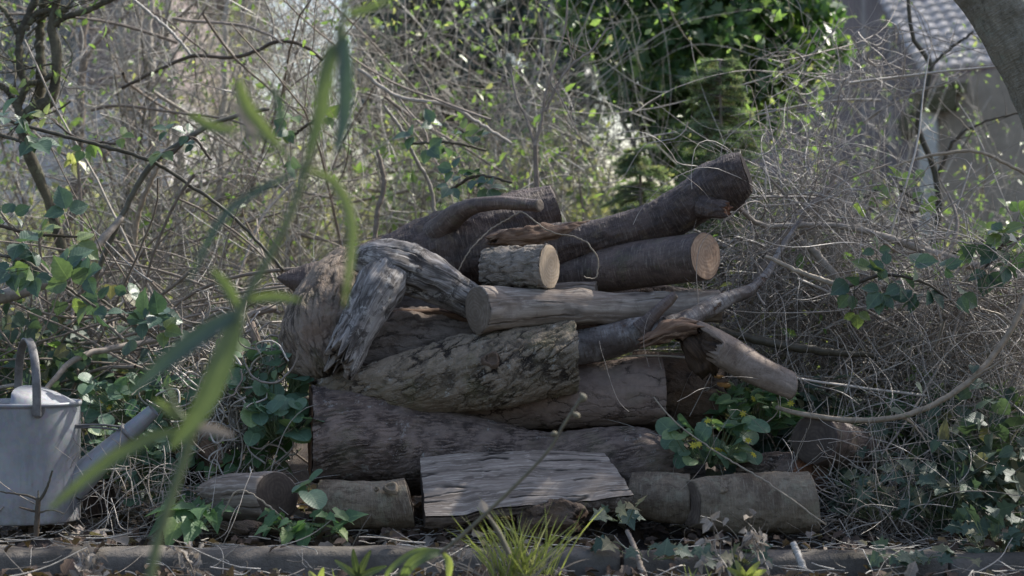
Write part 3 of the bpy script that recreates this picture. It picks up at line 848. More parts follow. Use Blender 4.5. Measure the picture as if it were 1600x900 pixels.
# O  grey split plank
def split_plank():
    t = empty('split_log', P(810, 815, -0.3), 'wide grey split log showing flat cracked wood, front and centre of the pile', 'split log', 'front row logs')
    # corner pixels of the split face (upper edge lies further back)
    nu, nv = 170, 60
    u = np.linspace(0, 1, nu); v = np.linspace(0, 1, nv)
    top = catmull([(656, 716, 0), (720, 708, 0), (800, 704, 0), (870, 704, 0), (944, 707, 0)], nu)
    bot = catmull([(665, 807, 0), (730, 801, 0), (800, 792, 0), (850, 788, 0), (900, 784, 0), (990, 774, 0)], nu)
    def face(dn, vv):
        g = np.zeros((nu, len(vv), 3)); rs = np.zeros_like(g)
        for i in range(nu):
            a = P(top[i, 0], top[i, 1], -0.20); b = P(bot[i, 0], bot[i, 1], -0.40)
            g[i] = a[None] * (1 - vv[:, None]) + b[None] * vv[:, None] + np.array(dn)
        return g
    g = face((0, 0, 0), v)
    q = np.stack(np.broadcast_arrays(u[:, None] * 7, v[None] * 9, 0.3), -1)
    hump = 0.003 * fbm(q * np.array([0.5, 1, 1]), 71, 3) + 0.004 * np.sin(v * math.pi)[None]
    # torn ends
    q2 = np.stack(np.broadcast_arrays(v[None] * 14, np.zeros((nu, 1)), 0.0), -1)
    edge = 0.0015 * fbm(q2, 72, 3)
    g[..., 2] += hump
    g[..., 0] += edge * (np.clip(1 - u * 14, 0, 1)[:, None] + np.clip(1 - (1 - u) * 10, 0, 1)[:, None])
    # lower edge waviness
    g[..., 2] += (0.0045 * fbm(np.stack([u * 6, u * 0, u * 0], -1), 73, 3))[:, None] * (v ** 4)[None]
    rest = np.stack(np.broadcast_arrays(v[None] * 0.24 + 3, 0.02 + hump, u[:, None] * 0.64), -1)
    def quads(a, b, o=0): return [(o + i * b + j, o + (i + 1) * b + j, o + (i + 1) * b + j + 1, o + i * b + j + 1) for i in range(a - 1) for j in range(b - 1)]
    Q = np.array(quads(nu, nv))[:, ::-1]
    MB().add(g.reshape(-1, 3), quads=Q, rest=rest.reshape(-1, 3)).build('split_face', M['plank'], t)
    # rounded bark underside from front edge down and back under
    m = 26
    w_ = np.linspace(0, 1, m)
    fr = g[:, -1]; bk = g[:, 0]
    B = np.zeros((nu, m, 3))
    for k in range(m):
        a = w_[k] * math.pi
        dep = math.sin(a) ** 0.7 * 0.085
        B[:, k] = fr * (1 - w_[k]) + bk * w_[k] + np.array([0, 0.0, -dep]) - np.array([0, 0, 0.0045])
    q = np.stack(np.broadcast_arrays(u[:, None] * 12, w_[None] * 5, 1.0), -1)
    B[..., 2] += 0.012 * fbm(q, 75, 3) * np.sin(w_ * math.pi)[None]
    rest = np.stack(np.broadcast_arrays(w_[None] * 0.3, 0.3, u[:, None] * 0.64), -1)
    MB().add(B.reshape(-1, 3), quads=np.array(quads(nu, m))[:, ::-1], rest=rest.reshape(-1, 3)).build('bark', M['flaky'], t)
    # end faces
    for e in (0, -1):
        ring = np.concatenate([g[e], B[e][::1]])
        c = ring.mean(0)
        vv = np.vstack([c, ring]); n_ = len(ring)
        t3 = [(0, 1 + i, 1 + (i + 1) % n_) for i in range(n_)]
        MB().add(vv, tris=t3, rest=vv - c + 0.01).build('cut_face', M['cut_dark'], t, smooth=False)


split_plank()

# ------------------------------------------------------------------ watering can
def galv():
    g = NT('galvanised steel')
    V = g.attr('rest')
    n1 = g.noise(V, 5, 5, 0.6); n2 = g.noise(g.vmath('MULTIPLY', V, (1, 1, 0.25)), 22, 5, 0.7)
    sp = g.voro(V, 90, 'F1', 'Color')
    col = g.mix(g.rng(n1, 0.35, 0.65), (0.29, 0.30, 0.315), (0.20, 0.21, 0.225))
    col = g.mix(g.rng(n2, 0.52, 0.75, 0, 0.5), col, (0.40, 0.415, 0.44))
    col = g.mix(0.03, col, sp)
    st = g.noise(g.vmath('MULTIPLY', V, (1, 1, 0.12)), 30, 5, 0.7)
    col = g.mix(g.rng(st, 0.5, 0.66, 0, 0.45), col, (0.17, 0.17, 0.165))
    sz = g.n('ShaderNodeSeparateXYZ'); g.l(V, sz.inputs[0])
    dirt = g.math('MULTIPLY', g.rng(sz.outputs[2], 0.04, 0.20, 1.0, 0.0), g.rng(g.noise(V, 14, 6, 0.75), 0.35, 0.6))
    col = g.mix(g.math('MULTIPLY', dirt, 0.6), col, (0.12, 0.10, 0.08))
    rs = g.noise(V, 30, 6, 0.75)
    col = g.mix(g.rng(rs, 0.62, 0.72, 0, 0.6), col, (0.17, 0.125, 0.09))
    return g.fin(col, g.rng(n2, 0.3, 0.7, 0.45, 0.7), n2, bump=0.15, bdist=0.004, metal=0.35, spec=0.5)


M['galv'] = galv()
M['galv_dark'] = plain('galvanised dull', (0.19, 0.185, 0.18), (0.11, 0.105, 0.10), 20, 0.55, 0.4, metal=0.3)


def lathe(m, c, prof, seg=64, sx=1.0, sy=1.0, rest=True):
    th = np.arange(seg) / seg * 2 * math.pi
    rows = np.array([[[c[0] + r * math.cos(t) * sx, c[1] + r * math.sin(t) * sy, c[2] + z] for t in th] for r, z in prof])
    n = len(prof)
    base = np.arange(n - 1)[:, None] * seg; j = np.arange(seg)[None]; j2 = (j + 1) % seg
    Q = np.stack([base + j, base + j2, base + seg + j2, base + seg + j], -1).reshape(-1, 4)
    m.add(rows.reshape(-1, 3), quads=Q)


def watering_can():
    y = -0.22
    d = (y + CAMD) / F
    zb = P(0, 812, y)[2]; zt = P(0, 629, y)[2]; H = zt - zb
    cx = P(38, 0, y)[0]; r = 86 * d
    t = empty('watering_can', (cx, y, zb), 'galvanised watering can with hoop handle, left of the log pile', 'watering can')
    m = MB()
    prof = [(0.001, 0.006), (r * 0.97, 0.004), (r * 1.0, 0.0), (r * 1.012, 0.004), (r * 1.0, 0.012)]
    for k in range(1, 12): prof.append((r * (1.0 + 0.006 * math.sin(k * 0.9)), 0.012 + (H - 0.024) * k / 11))
    prof += [(r * 1.0, H - 0.008), (r * 1.022, H - 0.006), (r * 1.03, H), (r * 1.015, H + 0.005), (r * 0.985, H + 0.002), (r * 0.975, H - 0.02), (r * 0.96, 0.02), (0.001, 0.015)]
    lathe(m, (cx, y, zb), prof, 96)
    m.build('body', M['galv'], t)
    # dents are in the bump; half cover over the spout side
    m = MB(); nu, nv = 24, 14; g = []
    for i in range(nu):
        a = -math.pi / 2 + math.pi * i / (nu - 1)
        for j in range(nv):
            f_ = j / (nv - 1)
            rr = r * 0.97 * (1 - f_)
            g.append((cx - 0.005 + rr * math.cos(a), y + r * 0.97 * math.sin(a) * (1 - f_ * 0.12) * (1 - 0.0 * f_) if j < nv - 1 else y + r * 0.97 * math.sin(a) * 0.88, zb + H - 0.001 + 0.052 * math.sin(f_ * math.pi / 2) * (math.cos(a * 0.98) ** 0.35)))
    Q = [(i * nv + j, (i + 1) * nv + j, (i + 1) * nv + j + 1, i * nv + j + 1) for i in range(nu - 1) for j in range(nv - 1)]
    m.add(g, quads=Q).build('half_cover', M['galv'], t)
    # hoop handle: flat strip arching from the front wall to the back wall
    m = MB(); n = 40; path = []
    hx0 = P(58, 0, y - r)[0]; hx1 = P(28, 0, y + r)[0]
    for k in range(n):
        a = math.pi * k / (n - 1)
        z = zt - 0.03 + 0.03 * min(1, k / 3, (n - 1 - k) / 3) + math.sin(a) ** 0.8 * (P(0, 530, y)[2] - zt)
        yy = y - (r * 1.02) * math.cos(a)
        xx = (hx0 + hx1) / 2 + (hx0 - hx1) / 2 * math.cos(a)
        path.append((xx, yy, z))
    path = np.array(path); T = norm(np.gradient(path, axis=0)); X = np.array([1.0, 0, 0])
    wv = 0.013 * np.ones(n); nrm_ = norm(np.cross(T, X[None]))
    prof2 = [(-1, 0), (-0.85, 0.35), (0, 0.5), (0.85, 0.35), (1, 0), (0.85, -0.3), (0, -0.15), (-0.85, -0.3)]
    rows = np.stack([path + X * (wv * a)[:, None] + nrm_ * (0.015 * b) for a, b in prof2], 1)
    s = len(prof2); base = np.arange(n - 1)[:, None] * s; j = np.arange(s)[None]; j2 = (j + 1) % s
    m.add(rows.reshape(-1, 3), quads=np.stack([base + j, base + j2, base + s + j2, base + s + j], -1).reshape(-1, 4))
    m.build('handle', M['galv_dark'], t)
    # riveted lug where the handle meets the wall
    m = MB(); th = np.linspace(0, math.pi, 12); c0 = np.array([hx0, y - math.sqrt(max(0, (r * 1.02) ** 2 - (hx0 - cx) ** 2)) - 0.003, zt - 0.006])
    v = [c0] + [c0 + np.array([0.022 * math.cos(a), 0.0, -0.032 * math.sin(a)]) for a in th]
    v2 = [q_ + np.array([0, -0.004, 0]) for q_ in v]
    nn_ = len(v)
    m.add(np.array(v + v2), tris=[(nn_, nn_ + 1 + i, nn_ + 2 + i) for i in range(11)], quads=[(1 + i, 2 + i, nn_ + 2 + i, nn_ + 1 + i) for i in range(11)])
    m.build('lug', M['galv_dark'], t, smooth=False)
    # spout
    A = P(112, 760, y); Bp = P(240, 641, y - 0.02)
    m = MB(); k = 14; f_ = np.linspace(0, 1, k)
    pts = A[None] * (1 - f_[:, None]) + Bp[None] * f_[:, None]
    m.tubes(pts, (27 - 16.5 * f_ ** 0.9)[None] * d, 28)
    sp = m.build('spout', M['galv'], t)
    m = MB()
    c_ = A * 0.30 + Bp * 0.70
    dirv = norm(Bp - A)
    m.tubes(np.array([c_ - dirv * 0.006, c_ - dirv * 0.005, c_ + dirv * 0.005, c_ + dirv * 0.006]), np.array([[14.5, 19.0, 18.5, 14]]) * d, 28)
    m.build('collar', M['galv_dark'], sp_fix(t))
    # brace rods from the rim to the collar
    for dz in (0.0, 0.012):
        a = P(112, 664, y) + np.array([0.0, -0.04, -dz * 0.4]); b = c_ + np.array([0, -0.014, 0.018 - dz])
        pts = catmull(np.array([a, (a + b) / 2 + np.array([0, -0.004, 0.006]), b]), 12)
        MB().tubes(pts, 0.0032, 8, capend=True).build('brace', M['galv_dark'], t)
    a = P(108, 664, y) + np.array([0, -0.05, 0])
    th = np.linspace(0, 2 * math.pi, 16)
    MB().tubes(np.stack([a[0] + 0.012 * np.cos(th), np.full(16, a[1]), a[2] + 0.009 * np.sin(th)], 1), 0.003, 6).build('hook', M['galv_dark'], t)


def sp_fix(t): return t


watering_can()


# ------------------------------------------------------------------ ground and kerb
def ground():
    g = NT('soil')
    V = g.attr('rest')
    a = g.noise(V, 3, 8, 0.7); b = g.noise(V, 30, 6, 0.7); c = g.voro(V, 60, 'F1')
    col = g.mix(g.rng(a, 0.35, 0.65), (0.075, 0.058, 0.046), (0.04, 0.03, 0.025))
    col = g.mix(g.rng(b, 0.55, 0.75), col, (0.15, 0.125, 0.095))
    return g.fin(col, 0.95, g.math('ADD', b, c), bump=0.8, bdist=0.02)


M['soil'] = ground()
xs = np.concatenate([np.linspace(-600, -8, 12)[:-1], np.linspace(-8, 8, 260), np.linspace(8, 600, 12)[1:]])
ys = np.concatenate([[-40, -12], np.linspace(-7, 5, 220), np.linspace(5, 60, 30)[1:], [120, 300, 700]])
X, Y = np.meshgrid(xs, ys, indexing='ij')
def gz(x, y):
    x = np.asarray(x, float); y = np.asarray(y, float)
    q = np.stack([x * 3, y * 3, x * 0], -1)
    z = 0.018 * fbm(q, 90, 4)
    z = np.where(y < -0.62, z * 0.6 - 0.078, z)
    k = np.clip((y - 4.8) / 4.5, 0, 1)
    z = z + 1.25 * k * k * (3 - 2 * k)
    return z
Z = gz(X, Y)
V = np.stack([X, Y, Z], -1).reshape(-1, 3)
nx, ny = len(xs), len(ys)
i, j = np.meshgrid(np.arange(nx - 1), np.arange(ny - 1), indexing='ij')
Q = np.stack([i * ny + j, (i + 1) * ny + j, (i + 1) * ny + j + 1, i * ny + j + 1], -1).reshape(-1, 4)
MB().add(V, quads=Q).build('ground', M['soil'], kind='structure')

M['concrete'] = plain('kerb concrete', (0.155, 0.138, 0.118), (0.085, 0.076, 0.064), 6, 0.9, 0.2, bump=0.6, bdist=0.012)
m = MB()
for (x0, x1, dz, dy) in ((-4.2, -1.62, 0.0, 0), (-1.61, 0.30, -0.003, 0.004), (0.312, 1.21, -0.012, 0.0), (1.222, 4.4, -0.022, 0.008)):
    n = int((x1 - x0) / 0.02); pr = [(-0.67, -0.13), (-0.67, 0.012), (-0.655, 0.028), (-0.60, 0.034), (-0.555, 0.03), (-0.548, -0.13)]
    x = np.linspace(x0, x1, n)
    rows = np.stack([np.stack([x, np.full(n, a + dy), np.full(n, b + dz)], -1) for a, b in pr], 1)
    ns = fbm(rows * 14, 95, 4)
    rows[..., 1] += 0.006 * ns + 0.008 * np.minimum(0, fbm(rows * 5, 98, 4) + 0.2); rows[..., 2] += 0.007 * fbm(rows * 11, 96, 3)
    k = len(pr)
    m.add(rows.reshape(-1, 3), quads=[(i * k + j, (i + 1) * k + j, (i + 1) * k + j + 1, i * k + j + 1) for i in range(n - 1) for j in range(k - 1)],
          polys=[[j for j in range(k)], [(n - 1) * k + k - 1 - j for j in range(k)]])
m.build('kerb', M['concrete'], kind='structure')


# ------------------------------------------------------------------ buildings
def brickmat(name, c1, c2, mortar, sc=1.0):
    g = NT(name)
    V = g.attr('rest')
    b = g.n('ShaderNodeTexBrick'); g.l(V, b.inputs['Vector'])
    b.inputs['Scale'].default_value = 1.0
    b.inputs['Brick Width'].default_value = 0.225; b.inputs['Row Height'].default_value = 0.075; b.inputs['Mortar Size'].default_value = 0.010
    b.inputs['Color1'].default_value = (*c1, 1); b.inputs['Color2'].default_value = (*c2, 1); b.inputs['Mortar'].default_value = (*mortar, 1)
    n_ = g.noise(V, 3, 5, 0.7)
    col = g.mix(g.rng(n_, 0.4, 0.7, 0, 0.6), b.outputs[0], g.mix(1.0, b.outputs[0], (0.6, 0.6, 0.62), 'MULTIPLY'))
    return g.fin(col, 0.9, b.outputs[1], bump=-0.5, bdist=0.01)


M['brick_dark'] = brickmat('brick dark', (0.22, 0.17, 0.165), (0.15, 0.125, 0.13), (0.31, 0.285, 0.27))
M['brick_red'] = brickmat('brick red', (0.27, 0.215, 0.205), (0.21, 0.165, 0.16), (0.42, 0.38, 0.35))
M['render_brown'] = plain('render brown grey', (0.33, 0.29, 0.245), (0.25, 0.22, 0.185), 2.2, 0.9, 0.2, bump=0.3)
M['render_white'] = plain('render white', (0.62, 0.61, 0.60), (0.50, 0.49, 0.485), 1.5, 0.9, 0.2)
M['boards'] = grainwood('boards grey', (0.68, 0.69, 0.67), (0.46, 0.47, 0.46), (0.78, 0.78, 0.76), depth=0.002, fib=0.5)
M['tile'] = plain('roof tile pale', (0.44, 0.425, 0.42), (0.31, 0.295, 0.29), 5, 0.7, 0.35)
M['pipe_blue'] = plain('pipe pale blue', (0.42, 0.48, 0.55), (0.33, 0.38, 0.45), 8, 0.5)
M['glass'] = plain('window glass dark', (0.05, 0.06, 0.075), (0.08, 0.09, 0.11), 2, 0.08, 0.6)
M['white_paint'] = plain('white paint', (0.50, 0.51, 0.51), (0.38, 0.385, 0.38), 4, 0.6)
M['mosscoping'] = plain('mossy coping', (0.17, 0.155, 0.11), (0.10, 0.10, 0.055), 9, 0.95, 0.2, bump=0.8, bdist=0.03)


def wallbox(m, x0, x1, y0, y1, z0, z1):
    """box whose rest x follows the wall so that bricks lie flat"""
    f = [((x0, y0), (x1, y0)), ((x1, y0), (x1, y1)), ((x1, y1), (x0, y1)), ((x0, y1), (x0, y0))]
    for k, (a, b) in enumerate(f):
        L = math.hypot(b[0] - a[0], b[1] - a[1])
        m.add([(*a, z0), (*b, z0), (*b, z1), (*a, z1)], quads=[(0, 1, 2, 3)], rest=[(0 + k * 5, z0, 0), (L + k * 5, z0, 0), (L + k * 5, z1, 0), (k * 5, z1, 0)])
    m.add([(x0, y0, z1), (x1, y0, z1), (x1, y1, z1), (x0, y1, z1)], quads=[(0, 1, 2, 3)])


def far_house():
    y = 12.5; X0 = P(1245, 0, y)[0]; X1 = P(1455, 0, y)[0] + 5.0
    t = empty('brick_house', (X0, y, 0), 'dark brick house wall behind the dead vines at the right', 'house')
    m = MB(); wallbox(m, X0, X1, y, y + 7, 0, 5.2); m.build('wall', M['brick_dark'], t)
    x = P(1403, 0, y)[0]
    MB().tubes([(x, y - 0.07, 5.1), (x, y - 0.07, 3.0), (x, y - 0.07, 2.72)], 0.05, 12).build('downpipe', M['pipe_blue'], t)
    c = P(1441, 58, y - 0.02); th = np.arange(24) / 24 * 2 * math.pi
    r = 0.068
    v = np.concatenate([np.stack([c[0] + r * f_ * np.cos(th), np.full(24, y - e), c[2] + r * f_ * np.sin(th)], 1) for f_, e in ((1.1, 0.0), (1.1, 0.03), (0.92, 0.04), (0.9, 0.025))] + [np.array([[c[0], y - 0.025, c[2]]])])
    Q = [(a * 24 + i, a * 24 + (i + 1) % 24, (a + 1) * 24 + (i + 1) % 24, (a + 1) * 24 + i) for a in range(3) for i in range(24)]
    MB().add(v, quads=Q, tris=[(72 + i, 72 + (i + 1) % 24, 96) for i in range(24)]).build('vent', M['pipe_blue'], t)
    # window higher up and its sill
    wx = P(1330, 0, y)[0]
    f = MB()
    for s in (((wx, y - 0.01, 3.9), (1.1, 0.08, 0.07)), ((wx, y - 0.01, 4.8), (1.1, 0.08, 0.07)), ((wx - 0.52, y - 0.01, 4.35), (0.07, 0.08, 0.83)), ((wx + 0.52, y - 0.01, 4.35), (0.07, 0.08, 0.83)), ((wx, y - 0.01, 4.35), (0.05, 0.08, 0.83))): f.box(*s)
    wf = f.build('window', M['white_paint'], t, smooth=False)
    MB().box((wx, y - 0.012, 4.35), (1.0, 0.02, 0.84)).build('pane', M['glass'], wf, smooth=False)


def garage():
    y = 7.0
    x0 = P(1468, 0, y)[0]; zt = P(0, 150, y)[2]
    t = empty('garage', (x0, y, 0), 'garage with brown rendered front and pale ridged tile roof at the right', 'garage')
    x1 = x0 + 4.0; ye = 15.0; dx = 0.83
    m = MB()
    zr = P(0, 104, y)[2]                     # the wall top climbs to the right
    nr = P(1560, 0, y)[0]
    n = 30; u = np.linspace(x0, x1, n); top = np.minimum(zt + (u - x0) * (zr - zt) / (nr - x0), zr + 0.25)
    v = [(a, y, 0) for a in u] + [(a, y, b) for a, b in zip(u, top)]
    m.add(v, quads=[(i, i + 1, n + i + 1, n + i) for i in range(n - 1)])
    m.build('front_wall', M['render_brown'], t, smooth=False)
    # vertical boards along the receding side
    m = MB(); nb = 60
    for k in range(nb):
        f0 = k / nb; f1 = (k + 0.93) / nb
        if k % 9 == 8: continue
        o = 0.012 * (k % 2)
        a = (x0 + dx * f0 - o, y + 0.03 + (ye - y) * f0); b = (x0 + dx * f1 - o, y + 0.03 + (ye - y) * f1)
        zz = zt - 0.12
        m.add([(*a, 0), (*b, 0), (*b, zz), (*a, zz), (a[0] + 0.03, a[1], 0), (a[0] + 0.03, a[1], zz)], quads=[(0, 1, 2, 3), (4, 0, 3, 5)], rest=[(k * 0.3, 0, 0), (k * 0.3 + 0.13, 0, 0), (k * 0.3 + 0.13, 0, zz), (k * 0.3, 0, zz), (k * .3, 0.03, 0), (k * .3, 0.03, zz)])
    m.add([(x0 + 0.04, y + 0.03, 0), (x0 + dx + 0.04, ye, 0), (x0 + dx + 0.04, ye, zt - 0.1), (x0 + 0.04, y + 0.03, zt - 0.1)], quads=[(0, 1, 2, 3)])
    m.build('side_boards', M['boards'], t, smooth=False)
    # mossy gutter board on top of that side
    k = 60; f_ = np.linspace(0, 1, k)
    rows = []
    for (ox, oz) in ((-0.12, -0.16), (-0.14, 0.0), (-0.02, 0.06), (0.12, 0.05), (0.12, -0.16)):
        rows.append(np.stack([x0 + dx * f_ + ox, y + 0.0 + (ye - y) * f_, np.full(k, zt - 0.02 + oz)], 1))
    rows = np.stack(rows, 1); rows = rows + (0.03 * fbm(rows * 5, 81, 3))[..., None]
    m = MB(); m.add(rows.reshape(-1, 3), quads=[(i * 5 + j, i * 5 + j + 1, (i + 1) * 5 + j + 1, (i + 1) * 5 + j) for i in range(k - 1) for j in range(4)], polys=[[0, 1, 2, 3, 4]])
    m.build('coping', M['mosscoping'], t)
    MB().box((x0 - 0.09, y - 0.06, zt / 2 - 0.06), (0.10, 0.10, zt - 0.12)).build('corner_post', M['white_paint'], t, smooth=False)
    MB().box((x0 - 0.06, y - 0.07, zt - 0.05), (0.26, 0.2, 0.12)).box((x0 + 0.05, y - 0.07, zt + 0.04), (0.2, 0.16, 0.07)).build('capstone', M['mosscoping'], t, smooth=False)
    # pantile roof: real waves with stepped rows, rising away from the viewer
    y0 = 7.9
    xl = P(1440, 0, y0)[0]; ze = P(0, 118, y0)[2]; zr_ = P(0, 104, y0)[2]
    ridge = 3.2; slope = 0.68; per = 0.095; rows_n = 32
    m = MB(); nx_ = 340; W_ = 3.4
    u = np.linspace(0, W_, nx_)
    wave = 0.022 * np.abs(np.sin(math.pi * u / per)) ** 0.8
    for r_ in range(rows_n):
        s0 = r_ * ridge / rows_n; s1 = (r_ + 1.12) * ridge / rows_n
        g_ = []
        for s_, lift in ((s0, 0.0), (s0, 0.035), (s1, 0.0)):
            off = -0.16 * s_
            g_.append(np.stack([xl + u + off, np.full(nx_, y0 + s_ * math.cos(slope)), ze + s_ * math.sin(slope) + wave + lift + u * 0.14], 1))
        g_ = np.stack(g_, 0)
        m.add(g_.reshape(-1, 3), quads=[(a * nx_ + i, a * nx_ + i + 1, (a + 1) * nx_ + i + 1, (a + 1) * nx_ + i) for a in range(2) for i in range(nx_ - 1)], rnd=0.5)
    m.build('roof', M['tile'], t, smooth=False)
    # gable wall under the tiles
    m = MB()
    yb = y0 + ridge * math.cos(slope)
    m.add([(xl + 0.03, y0 + 0.05, 0), (xl - 0.45, yb, 0), (xl - 0.45, yb, ze + ridge * math.sin(slope) - 0.03), (xl + 0.03, y0 + 0.05, ze - 0.02), (xl + 3.4, y0 + 0.05, 0), (xl + 3.4, y0 + 0.05, ze + 0.4)], quads=[(0, 1, 2, 3), (0, 4, 5, 3)])
    m.build('back_wall', M['brick_dark'], t, smooth=False)


def left_house():
    y = 15.0
    X1 = P(262, 0, y)[0]
    t = empty('brick_house', (X1 - 3, y, 0), 'pinkish brick house glimpsed through the twigs at the upper left', 'house')
    m = MB(); wallbox(m, X1 - 9, X1, y, y + 7, P(0, 150, y)[2], 4.0); m.build('wall', M['brick_red'], t)
    m = MB(); wallbox(m, X1 - 9, X1 + 0.02, y - 0.03, y + 7, 0, P(0, 150, y)[2]); m.build('plinth', M['render_white'], t)
    x = P(133, 0, y)[0]
    MB().tubes([(x, y - 0.1, 3.9), (x, y - 0.1, 2.4), (x, y - 0.1, 0.1)], 0.055, 12).build('downpipe', M['pipe_blue'], t)
    for px in (30, 95):
        wx = P(px, 0, y)[0]; f = MB(); zc = P(0, 50, y)[2]
        for s in (((wx, y - 0.01, zc - 0.55), (0.42, 0.08, 0.06)), ((wx, y - 0.01, zc + 0.55), (0.42, 0.08, 0.06)), ((wx - 0.2, y - 0.01, zc), (0.05, 0.08, 1.04)), ((wx + 0.2, y - 0.01, zc), (0.05, 0.08, 1.04))): f.box(*s)
        wf = f.build('window', M['white_paint'], t, smooth=False)
        MB().box((wx, y - 0.012, zc), (0.35, 0.02, 1.04)).build('pane', M['glass'], wf, smooth=False)
    m = MB(); zt = 4.0
    m.add([(X1 - 9.3, y - 0.3, zt - 0.1), (X1 + 0.3, y - 0.3, zt - 0.1), (X1 + 0.3, y + 3.5, zt + 2.2), (X1 - 9.3, y + 3.5, zt + 2.2), (X1 + 0.3, y + 7.3, zt - 0.1), (X1 - 9.3, y + 7.3, zt - 0.1)], quads=[(0, 1, 2, 3), (3, 2, 4, 5)])
    m.build('roof', M['tile'], t, smooth=False)


far_house(); garage(); left_house()

# ------------------------------------------------------------------ vegetation materials
M['twig_pale'] = twigmat('twig pale grey', (0.48, 0.45, 0.40), (0.37, 0.345, 0.30), (0.23, 0.195, 0.155), rough=0.5, spec=0.5)
M['twig_brown'] = twigmat('twig brown', (0.32, 0.27, 0.225), (0.23, 0.19, 0.155), (0.42, 0.38, 0.33))
M['vine_dead'] = twigmat('dead vine', (0.50, 0.455, 0.40), (0.36, 0.32, 0.275), (0.20, 0.165, 0.135), rough=0.5, spec=0.5)
M['cane_dark'] = twigmat('cane dark', (0.075, 0.07, 0.05), (0.10, 0.075, 0.055), (0.13, 0.12, 0.09), rough=0.5)
M['cane_tan'] = twigmat('cane tan', (0.34, 0.285, 0.215), (0.31, 0.255, 0.19), (0.27, 0.215, 0.155), rough=0.55)
M['olive'] = smoothbark('bark olive grey', (0.115, 0.105, 0.07), (0.055, 0.05, 0.036), (0.18, 0.17, 0.13), band=0.3, depth=0.004, rough=0.85, lichen=(0.20, 0.21, 0.13), lamt=0.6)
M['treebark'] = smoothbark('bark big tree', (0.24, 0.225, 0.175), (0.12, 0.11, 0.08), (0.36, 0.36, 0.34), band=0.3, depth=0.012, rough=0.85, lichen=(0.25, 0.27, 0.22), lamt=0.7)
M['leaf_bramble'] = leafmat('leaf bramble', (0.06, 0.105, 0.08), (0.095, 0.15, 0.095), (0.15, 0.20, 0.08), trans=0.3, rough=0.4, spec=0.5)
M['leaf_young'] = leafmat('leaf young', (0.13, 0.21, 0.08), (0.23, 0.30, 0.12), (0.34, 0.34, 0.18), trans=0.5, rough=0.3, spec=0.7)
M['leaf_ivy'] = leafmat('leaf ivy tree', (0.055, 0.115, 0.045), (0.09, 0.17, 0.06), (0.20, 0.28, 0.07), trans=0.42, rough=0.35, spec=0.5)
M['leaf_ivyg'] = leafmat('leaf ivy ground', (0.055, 0.09, 0.07), (0.095, 0.135, 0.095), (0.19, 0.18, 0.11), trans=0.25, rough=0.5, spec=0.3)
M['leaf_heart'] = leafmat('leaf heart', (0.085, 0.165, 0.08), (0.13, 0.22, 0.10), (0.19, 0.27, 0.09), trans=0.42, rough=0.5)
M['leaf_round'] = leafmat('leaf round bluish', (0.10, 0.175, 0.12), (0.15, 0.24, 0.15), (0.22, 0.30, 0.14), trans=0.35, rough=0.45, spec=0.5)
M['leaf_dark'] = leafmat('leaf dark evergreen', (0.045, 0.065, 0.06), (0.07, 0.095, 0.08), (0.10, 0.13, 0.09), trans=0.2, rough=0.45)
M['leaf_olive'] = leafmat('leaf olive hedge', (0.18, 0.20, 0.095), (0.24, 0.245, 0.13), (0.30, 0.27, 0.18), trans=0.5)
M['needle'] = leafmat('needles', (0.11, 0.165, 0.11), (0.16, 0.215, 0.14), (0.24, 0.24, 0.16), trans=0.45)
M['grass'] = leafmat('grass blade', (0.25, 0.28, 0.10), (0.34, 0.35, 0.15), (0.50, 0.46, 0.30), trans=0.55, vein=0)
M['weed'] = leafmat('leaf tall weed', (0.115, 0.15, 0.065), (0.15, 0.18, 0.08), trans=0.38, vein=0.3)
M['weed_teal'] = leafmat('leaf tall weed dark', (0.06, 0.095, 0.075), (0.07, 0.105, 0.08), trans=0.25, vein=0.3)
M['dry_stem'] = plain('dry green stem', (0.17, 0.155, 0.10), (0.12, 0.11, 0.08), 30, 0.7)
M['weed_stem'] = plain('weed stem', (0.15, 0.19, 0.09), (0.12, 0.15, 0.075), 30, 0.6)
M['leaf_brown'] = leafmat('leaf litter brown', (0.13, 0.092, 0.072), (0.075, 0.054, 0.042), (0.30, 0.25, 0.21), trans=0.15, rough=0.8, spec=0.2)
M['dry_pale'] = leafmat('dry seed heads', (0.36, 0.32, 0.275), (0.28, 0.245, 0.205), (0.22, 0.185, 0.15), trans=0.25, rough=0.8, tcol=(0.36, 0.31, 0.26))
M['petal'] = leafmat('petal yellow', (0.62, 0.52, 0.05), (0.55, 0.50, 0.08), trans=0.4)


def grow(start, direc, length, rad, lvl, out, K=9, curl=0.13, grav=0.0, kids=(4, 5, 5), spread=0.75, up=0.05, shrink=0.55, tips=None):
    """recursive branching; out[lvl] collects (pts, radii)"""
    d = norm(np.array(direc, float)); p = np.array(start, float)
    pts = [p.copy()]; turn = RG.normal(size=3) * curl
    for k in range(1, K):
        turn = turn * 0.6 + RG.normal(size=3) * curl
        d = norm(d + turn + np.array([0, 0, up - grav * k / K]))
        p = p + d * length / (K - 1); pts.append(p.copy())
    pts = np.array(pts)
    rr = rad * np.linspace(1, 0.22 if lvl > 1 else 0.3, K)
    out.setdefault(lvl, []).append((pts, rr))
    if lvl == 0:
        if tips is not None: tips.append((pts, d))
        return
    nk = kids[min(lvl - 1, len(kids) - 1)]
    for i in range(nk):
        f_ = 0.2 + 0.8 * (i + RG.random()) / nk
        k = min(K - 1, int(f_ * (K - 1)))
        t = norm(pts[k] - pts[max(0, k - 1)])
        dd = norm(t + norm(np.cross(t, RG.normal(size=3))) * spread * (0.6 + 0.8 * RG.random()))
        grow(pts[k], dd, length * shrink * (0.7 + 0.6 * RG.random()), rr[k] * 0.6, lvl - 1, out, K, curl * 1.15, grav, kids, spread, up, shrink, tips)


